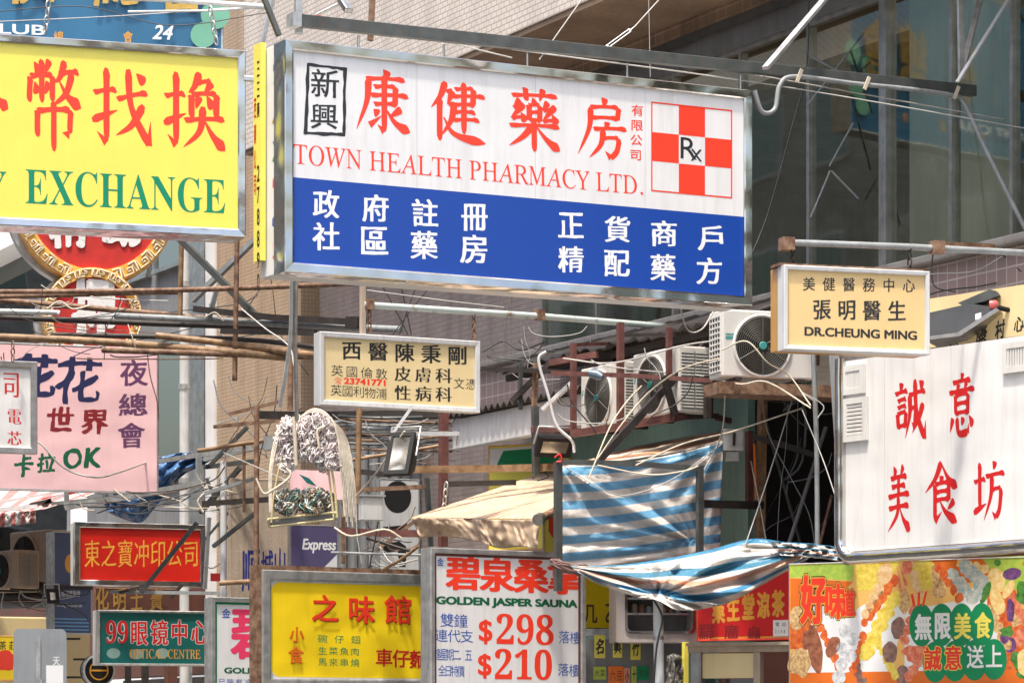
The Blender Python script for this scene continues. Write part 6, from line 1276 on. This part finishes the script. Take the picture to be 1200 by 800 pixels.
mb = MB(); mb.tube(crv([P(300, 560, 29.3), P(308, 577, 29.3), P(318, 575, 29.3), P(340, 558, 29.3), P(335, 548, 29.3)], 6), px2m(1.5, 29.3), 6); mb.tube(crv([P(380, 500, 29.3), P(372, 505, 29.3), P(374, 525, 29.3)], 6), px2m(1.5, 29.3), 6); mb.tube(crv([P(344, 488, 29.3), P(346, 520, 29.3), P(347, 545, 29.3)], 6), px2m(2.4, 29.3), 6); mb.build('cord', M['wirec'], r_)
mb = MB(); mb.face([P(340, 550, 30.4), P(402, 552, 30.4), P(402, 585, 30.4), P(340, 585, 30.4)][::-1]); o_ = mb.build('pink_board', M['pink'], None); so = o_.modifiers.new('t', 'SOLIDIFY'); so.thickness = .02; tag(o_, 'small faded pink board with teal marks behind the peg hanger', 'board')
mb = MB(); mb.face([P(x, y, 30.37) for x, y in ((342, 575), (352, 572), (350, 580), (342, 583))]); mb.face([P(x, y, 30.37) for x, y in ((350, 555), (362, 560), (372, 570), (360, 566))]); mb.build('teal_mark', M['teal'], o_, M=WM[o_.name])

# --- lower left: shop signs and street things
s = lightbox('gilded_shop_sign', 'brown shop sign with gilded raised characters between the red and the teal signs', 'sign', 112, 246, 688, 716, 46.5, 22, .1, .01, 'brownwall', 'rust', None, rec=.004)
lets(s, 'goldm', lambda b: [s.ch(b, c, x, 702, 15, 26, KAIB, .05) for c, x in (('化', 119), ('明', 139), ('士', 159), ('寶', 182))], 'raised_character')
barp('stay_bar', 'dull grey stay bar slanting across the red photo shop sign', (231, 612, 40.6), (165, 694, 40.6), 5, 'dkpole', 'bar')
rack('sign_bracket', 'grey pipe bracket under the red photo shop sign', 'bracket', [('rail', 'grey', 4, 0, [(130, 693, 42.4), (272, 695, 42)]), ('brace', 'dkiron', 3, 0, [(140, 694, 42.3), (180, 683, 42.2)]), ('brace', 'dkiron', 3, 0, [(200, 700, 42.3), (214, 684, 42.2)])], (190, 700, 42.3))
rack('sign_lattice', 'thin dark lattice bracket right of the red photo shop sign', 'bracket', [('rail', 'dkpole', 3, 0, [(242, 560, 41), (266, 620, 41)]), ('rail', 'dkpole', 3, 0, [(240, 632, 41), (268, 600, 41)]), ('rail', 'grey', 3, 0, [(258, 560, 41), (258, 640, 41)]), ('rail', 'grey', 4, 0, [(245, 606, 41), (240, 690, 41)]), ('loop', 'wire', 1.6, 1, [(262, 610, 40.8), (264, 650, 40.8), (250, 665, 40.8), (240, 662, 40.8)]), ('brick', 'crimson', 9, 0, [(247, 676, 40.8), (260, 676, 40.8)])], (255, 690, 41))
f_ = Frame(-40, 47, 22); h0, h1 = f_.uv(0, 800)[1] - .3, f_.uv(0, 722)[1]; mb = MB(); mb.fbox(f_, 0, f_.U(106), h0, h1, -.5, 0); tag(mb.build('shop_shutter_box', M['cream'], None, .02), 'plain cream box sign under the far left air conditioners', 'box')
mb = MB(); [mb.bar(P(x0, y, 46.4), P(x1, y, 46.4), .03) for x0, x1, y in ((78, 94, 748), (86, 102, 772), (60, 100, 793))]; tag(mb.build('rod_trio', M['dkiron']), 'three short dark rods fixed on the plain cream box', 'rods')
fr = Frame(16, 33, 15); h0, h1 = .9, fr.uv(16, 736)[1]; u1 = fr.U(78); r_ = thing('road_sign', 'grey metal back of a road sign with rounded corners and a sticker, bottom left', 'road sign', fr.mat(u1 / 2, .14))
mb = MB(); R = .06; hb = fr.uv(16, 830)[1]; pts = []
for cx, cy, a0 in ((u1 - R, h1 - R, 0), (R, h1 - R, 90), (R, hb + R, 180), (u1 - R, hb + R, 270)):
    for k in range(6): a = math.radians(a0 + 18 * k); pts.append((cx + R * math.cos(a), cy + R * math.sin(a)))
mb.loops([[fr.w(u, h, -.012) for u, h in pts], [fr.w(u, h, 0) for u, h in pts]], cap0=True, cap1=True); mb.build('plate', M['steelm'] if 'steelm' in M else mat('dull_aluminium', (.4, .42, .44), .4, .6, .1, 3, dirt=.2), r_)
mb = MB(); mb.fbox(fr, u1 * .42, u1 * .5, hb + .02, h1 - .08, .002, .022); mb.build('channel', M['galv'], r_)
mb = MB(); mb.tube([fr.w(u1 * .5, .14, .06), fr.w(u1 * .5, hb + .3, .06)], .03, 10); mb.build('pole', M['galv'], r_)
mb = MB(); mb.face([fr.w(*fr.uv(x, y), .003) for x, y in ((54, 779), (74, 779), (74, 800), (54, 800))][::-1]); mb.build('sticker', M['wfilm'], r_)
mb = MB(); s = Sign(fr, r_, r_, 0); s.ch(mb, '天', 66, 774, 8, 10, BOLD, .004); mb.build('lettering', M['wfilm'], r_)
s = lightbox('tea_can_sign', 'small yellow and red shop sign at the bottom left corner', 'sign', -30, 18, 744, 797, 36, 15, .2, .02, 'yellow2', 'gold', None, rec=.004)
lets(s, 'red', lambda b: [s.disc(b, 0, 774, 22, 11, .002, wob=.5)], 'red_splash'); lets(s, 'ink', lambda b: s.row(b, '茶莊', 3, 756, 15, 756, 9, 11, KAI, .004))
fr = Frame(114, 43.5, 20); r_ = thing('round_sign', 'round black shop sign with a gold ring below the teal optician sign', 'sign', fr.mat(.0, fr.uv(114, 806)[1]))
cu, ch_ = fr.uv(116, 785); R = px2m(19, 43.5); n = 40; cir = lambda r, d: [fr.w(cu + r * math.cos(2 * math.pi * k / n), ch_ + r * math.sin(2 * math.pi * k / n), d) for k in range(n)]
mb = MB(); mb.loops([cir(R, -.2), cir(R, 0)], cap1=True); mb.build('disc', M['black'], r_)
mb = MB(); mb.loops([cir(R, -.1), cir(R, .02), cir(R * .9, .02), cir(R * .9, 0)]); mb.build('rim', M['whitep'], r_)
mb = MB(); mb.loops([cir(R * .6, .004), cir(R * .52, .004)]); mb.face([fr.w(cu - R * .5, ch_ - .012, .005), fr.w(cu + R * .5, ch_ - .012, .005), fr.w(cu + R * .5, ch_ + .012, .005), fr.w(cu - R * .5, ch_ + .012, .005)]); mb.build('ring_mark', M['gold'], r_)
rack('shop_post', 'dark shop front posts below the optician sign', 'posts', [('post', 'brownwall', 12, 0, [(200, 780, 45), (200, 850, 45)]), ('post', 'dkiron', 6, 0, [(150, 780, 45), (150, 850, 45)]), ('post', 'galv', 5, 0, [(222, 778, 45), (222, 850, 45)]), ('post', 'dkiron', 7, 0, [(170, 778, 45), (170, 850, 45)])], (180, 850, 45))

# --- stall front, lower middle
fr = Frame(722, 31.4, 8); r_ = thing('display_cabinet', 'white stall cabinet with a rounded dark window and shelves behind the grey post', 'cabinet', fr.mat(.4, fr.uv(722, 752)[1]))
(u0, h1), (u1, h0) = fr.uv(722, 668), fr.uv(820, 668)[0:1] + (fr.uv(722, 752)[1],)
W_, H_ = u1 - u0, h1 - h0
def rr(x0, x1, y0, y1, R, d, n=5):
    o = []
    for cx, cy, a0 in ((x1 - R, y1 - R, 0), (x0 + R, y1 - R, 90), (x0 + R, y0 + R, 180), (x1 - R, y0 + R, 270)):
        for k in range(n + 1): a = math.radians(a0 + 90 * k / n); o.append(fr.w(cx + R * math.cos(a), cy + R * math.sin(a), d))
    return o
mb = MB(); ia, ib, ja, jb = u0 + .1, u1 - .06, h0 + .1, h1 - .08
mb.loops([rr(u0, u1, h0, h1, .01, -.4), rr(u0, u1, h0, h1, .01, 0), rr(ia, ib, ja, jb, .06, 0), rr(ia, ib, ja, jb, .06, -.38)]); mb.build('case', mat('dull_pinkish_white_paint', (.5, .44, .42), .45, 0, .1, 3, dirt=.3), r_)
mb = MB(); mb.face(rr(ia - .01, ib + .01, ja - .01, jb + .01, .06, -.36)); mb.build('inside', M['greywall'], r_)
for z in (.33, .62):
    mb = MB(); mb.fbox(fr, ia + .02, ib - .02, ja + (jb - ja) * z, ja + (jb - ja) * z + .02, -.34, -.1); mb.build('shelf', M['steel'], r_)
mb = MB(); L_ = [rr(ia - .015, ib + .015, ja - .015, jb + .015, .06, .004), rr(ia - .015, ib + .015, ja - .015, jb + .015, .06, .014), rr(ia + .01, ib - .01, ja + .01, jb - .01, .05, .014), rr(ia + .01, ib - .01, ja + .01, jb - .01, .05, .004)]; mb.loops(L_); mb.build('window_trim', M['chrome'], r_)
random.seed(9)
for i in range(7):
    u = ia + .08 + (ib - ia - .16) * (i + .5) / 7; z = ja + (jb - ja) * .33 + .021; mb = MB(); hh = random.uniform(.06, .12); mb.tube([fr.w(u, z, -.2), fr.w(u, z + hh * .7, -.2), fr.w(u, z + hh, -.2)], .032, 10, taper=[1, 1, .6])
    tag(mb.build('jar', M[['acbrown', 'rust', 'grey', 'galv'][i % 4]]), 'small jar on the shelf of the white stall cabinet', 'jar', 'jars inside the stall cabinet')
s = lightbox('stall_sign', 'yellow stall sign with red marks right of the sauna price sign', 'sign', 676, 724, 672, 736, 32.3, 12, .1, .01, 'yellow2', 'rust', None, rec=.004)
lets(s, 'redrust', lambda b: [s.ch(b, '几', 692, 719, 16, 22, BOLD), s.ch(b, '乙', 717, 718, 15, 22, BOLD)])
barp('ledge', 'pale metal ledge under the yellow stall sign', (676, 741, 32.2), (724, 740, 32), 8, 'galv', 'ledge')
CARD = [('yellow', 666, 768, 10, 26, '地'), ('yellow', 703, 757, 13, 27, '名'), ('yellow', 724, 757, 11, 26, '具'), ('yellow', 745, 760, 12, 25, '竹'), ('lgr', 703, 788, 15, 15, '大菜'), ('orange', 722, 791, 18, 22, '六豆'), ('salmon', 735, 792, 7, 20, '小'), ('lgr', 743, 790, 6, 20, '十'), ('green', 754, 788, 13, 16, '有冷')]
M['lgr'] = mat('lime_card', (.45, .55, .08), .6); M['salmon'] = mat('salmon_card', (.75, .3, .18), .6)
fr = Frame(660, 31.8, 10)
mb = MB(); mb.fbox(fr, fr.U(655), fr.U(802), .14, fr.uv(660, 742)[1] - .05, -.06, -.02); bd_ = tag(mb.build('stall_board', M['greywall']), 'grey stall board behind the paper menu cards', 'board')
for i, (m, x, y, w, h, t) in enumerate(CARD):
    mb = MB(); (u, z) = fr.uv(x, y); dw, dh = px2m(w, 31.8) / 2, px2m(h, 31.8) / 2; mb.fbox(fr, u - dw, u + dw, z - dh, z + dh, -.018, -.006)
    c = tag(mb.build('menu_card', M[m]), ['yellow menu card half hidden by the sauna price sign', 'yellow menu card with a tall black character, first whole one', 'yellow menu card partly behind a dark rod', 'yellow menu card nearest the grey post', 'lime green menu card below the yellow ones', 'bright orange menu card', 'narrow salmon menu card', 'narrow lime menu card', 'dark green menu card beside the grey post'][i], 'menu card', 'paper menu cards on the stall')
    s = Sign(fr, c, c, -.006); lt = MB()
    if len(t) == 1: s.ch(lt, t, x, y, w * .75, h * .7, BRUSH)
    else: s.row(lt, t, x - w * .22, y, x + w * .22, y, w * .42, h * .6, HEI)
    lt.build('lettering', M['ink'], c)
barp('rod', 'dark hanging rod among the yellow menu cards', (723, 735, 31.5), (722, 762, 31.5), 4, 'dkiron', 'rod')
barp('post', 'narrow yellow post at the right of the stall', (803, 752, 31), (803, 840, 31), 6, 'yellow', 'post')
fr = Frame(806, 30.4, -25); r_ = thing('shop_window', 'shop window with cream frame below the red tea shop sign', 'shop window', fr.mat(.5, .14))
ht = fr.uv(806, 753)[1]; u1 = fr.U(935)
mb = MB(); mb.fbox(fr, 0, u1, ht - .09, ht, -.1, 0); mb.fbox(fr, 0, u1, ht - .03, ht + .0, .003, .05); mb.build('header', M['plaster'], r_)
for i, (a, b) in enumerate(((.03, .12), (.6, .66), (.92, .98))):
    mb = MB(); mb.fbox(fr, u1 * a, u1 * b, .14, ht - .093, -.1, 0); mb.build('stile', M['plaster' if i else 'steel'], r_)
mb = MB(); mb.fbox(fr, u1 * .125, u1 * .595, ht - .33, ht - .1, -.08, -.03); mb.build('blind_box', M['cream'], r_)
mb = MB(); mb.face([fr.w(u1 * .12, .2, -.05), fr.w(u1 * .6, .2, -.05), fr.w(u1 * .6, ht - .335, -.05), fr.w(u1 * .12, ht - .335, -.05)]); mb.build('pane', M['glassdk'], r_)
mb = MB(); mb.fbox(fr, 0, u1, .14, ht, -.9, -.8); mb.build('inside', M['brownwall'], r_)
r_ = cloth('plastic_bag', mat('clear_dirty_plastic', (.25, .24, .22), .15, 0, .3, 8, bump=.6, bscale=12, trans=.5), 'clear plastic bag hanging right of the grey post', 'plastic bag', [(782, 768, 31), (790, 765, 31), (800, 769, 31)], [(780, 803, 31), (790, 808, 30.9), (801, 803, 31)], 31, 14, 10, .1, 5, seed=41)

rack('bracket_cluster', 'cluster of rusty brackets and struts left of the peg basket', 'brackets', [('strut', 'rust', 4, 0, [(250, 500, 38), (332, 492, 38)]), ('strut', 'rust', 4, 0, [(268, 485, 38), (330, 470, 38)]), ('strut', 'dkpole', 4, 0, [(246, 545, 38.4), (290, 500, 38.2)]), ('strut', 'grey', 4, 0, [(240, 578, 38.5), (300, 560, 38.2)]), ('strut', 'dkiron', 6, 0, [(238, 590, 38.8), (330, 584, 38.4)]), ('strut', 'rust', 3, 0, [(286, 520, 38), (286, 600, 38)]), ('strut', 'dkpole', 4, 0, [(250, 640, 38.8), (300, 600, 38.4)]), ('pipe', 'bamboo', 5, 1, [(232, 528, 38.2), (336, 512, 37.8)])], (285, 640, 38))
rack('bracket_cluster', 'cluster of dark struts and pipes between the peg basket and the awning', 'brackets', [('strut', 'rust', 5, 0, [(395, 575, 35), (500, 570, 35)]), ('strut', 'dkiron', 6, 0, [(380, 548, 35.2), (455, 556, 35)]), ('strut', 'rust', 4, 0, [(402, 500, 35), (402, 660, 35)]), ('strut', 'grey', 3, 0, [(434, 610, 35), (434, 668, 35)]), ('pipe', 'bamboo', 4, 1, [(405, 540, 34.8), (515, 522, 34.8)]), ('strut', 'dkpole', 5, 0, [(500, 560, 35), (505, 640, 35)]), ('strut', 'rust', 4, 0, [(440, 645, 34.9), (500, 600, 34.9)])], (445, 668, 35))
rack('bracket_cluster', 'dark struts under the tin canopy left of the rusty cage', 'brackets', [('strut', 'dkiron', 5, 0, [(565, 432, 33.8), (672, 436, 33)]), ('strut', 'rust', 5, 0, [(628, 425, 33.4), (626, 478, 33.4)]), ('strut', 'dkiron', 6, 0, [(600, 470, 33.6), (650, 420, 33.4)]), ('strut', 'dkpole', 4, 0, [(610, 425, 33.6), (610, 480, 33.6)]), ('strut', 'redrust', 7, 0, [(645, 425, 33), (700, 415, 32.8)])], (620, 480, 33.5))
# cable tangles
def tangle(label, box, D, n, seed, mats=('wireb', 'wire', 'wirec', 'wireb', 'rust'), name='cable_tangle'):
    random.seed(seed); x0, y0, x1, y1 = box; its = []
    for i in range(n):
        k = random.random(); a = (random.uniform(x0, x1), random.uniform(y0, y1)); b = (random.uniform(x0, x1), random.uniform(y0, y1)); d = D + random.uniform(-.5, .5)
        sag = random.uniform(1, 14); m_ = ((a[0] + b[0]) / 2 + random.uniform(-8, 8), (a[1] + b[1]) / 2 + sag)
        its.append(('cable', random.choice(mats), random.uniform(.7, 1.7), 1, [(*a, d), ((a[0] * .75 + m_[0] * .25), (a[1] + m_[1]) / 2 + sag * .2, d), (*m_, d), ((b[0] * .75 + m_[0] * .25), (b[1] + m_[1]) / 2 + sag * .2, d), (*b, d)]))
    return rack(name, label, 'cables', its, ((x0 + x1) / 2, y1, D), 'loose tangles of cable')
tangle('tangle of cables in the shade under the central clinic sign', (372, 484, 545, 545), 35.6, 20, 2, ('wireb', 'dkpole', 'rust', 'wire'))
tangle('tangle of cables around the grey box and the black disc sign', (395, 590, 500, 668), 34.6, 14, 3, ('wireb', 'wire', 'rust', 'grey'))
tangle('fine wires crossing the rusty rack under the yellow money changer sign', (0, 330, 320, 425), 37, 22, 4, ('wireb', 'wire', 'rust'))
tangle('cables strung along the mauve wall above the rusty cage', (560, 380, 700, 440), 33.8, 12, 5, ('wireb', 'dkpole', 'wire'))
tangle('cables hanging in front of the beige mosaic wall', (240, 440, 345, 560), 38.5, 9, 6, ('wireb', 'grey', 'rust'))
tangle('cables crossing around the cream air conditioners', (640, 400, 850, 520), 30.8, 9, 7, ('wireb', 'wire', 'wireb'))
tangle('cables dangling in the black recess', (885, 450, 985, 650), 31.4, 12, 8, ('wireb', 'dkpole', 'grey'))
tangle('cables looping below the yellowed air conditioners', (0, 680, 110, 730), 45.2, 12, 9, ('wireb', 'wire'))
tangle('cables around the grey awning truss', (70, 545, 300, 620), 39.2, 14, 12, ('wireb', 'wire', 'wirec'))
# closing pieces: loose wires in the middle of the street
for i, (pts, m, r) in enumerate((([(353, 478, 33), (332, 500, 33), (322, 530, 33)], 'wireb', .8), ([(400, 428, 36), (430, 440, 37), (372, 470, 38)], 'wireb', .7), ([(600, 340, 33.5), (592, 380, 34), (590, 412, 34.2)], 'wire', .7), ([(565, 412, 35), (590, 400, 35), (610, 410, 34.8), (640, 400, 34.4)], 'wireb', 1.), ([(305, 300, 37), (318, 330, 37), (328, 390, 36.8), (362, 440, 36.5)], 'wireb', .6), ([(150, 380, 36.4), (155, 395, 36.3), (160, 412, 36.3)], 'wire', .6), ([(700, 545, 30.3), (760, 556, 30.3), (800, 552, 30.4), (818, 546, 30.5)], 'wirec', 1.), ([(660, 545, 30.3), (700, 570, 30.3), (735, 580, 30.4), (790, 560, 30.5), (846, 520, 30.9)], 'wire', .7), ([(940, 480, 29.6), (965, 540, 29.4), (985, 600, 28.5)], 'wire', .7), ([(1175, 300, 27.9), (1140, 318, 28.2), (1085, 322, 28.5), (1060, 335, 28.8)], 'wire', .7), ([(430, 340, 31), (520, 352, 31.2), (590, 360, 31.5)], 'wire', .7), ([(395, 590, 33), (330, 560, 33), (262, 530, 35)], 'wire', .6), ([(100, 575, 39), (180, 590, 39.2), (260, 600, 39.5)], 'wire', .6))):
    wire(['dark cord hanging left of the peg hanger', 'dark cable on the mauve wall beside the central clinic sign', 'thin wire down the mauve wall near the small window', 'dark cable along the edge of the tin canopy', 'fine dark wire crossing the beige mosaic wall', 'tiny wire end hanging from the rusty rack', 'cream cord lying on the top rail of the tarp frame', 'thin white cord across the face of the striped tarpaulin', 'thin wire running down beside the weathered post', 'pale cable along the tiles beside the big grey floodlight', 'white wire tied along the pale green pole', 'thin wire crossing behind the peg basket', 'thin wire below the blue plastic sheet'][i], pts, m, r)
bpy.data.objects.remove(_to); bpy.data.curves.remove(_tc)
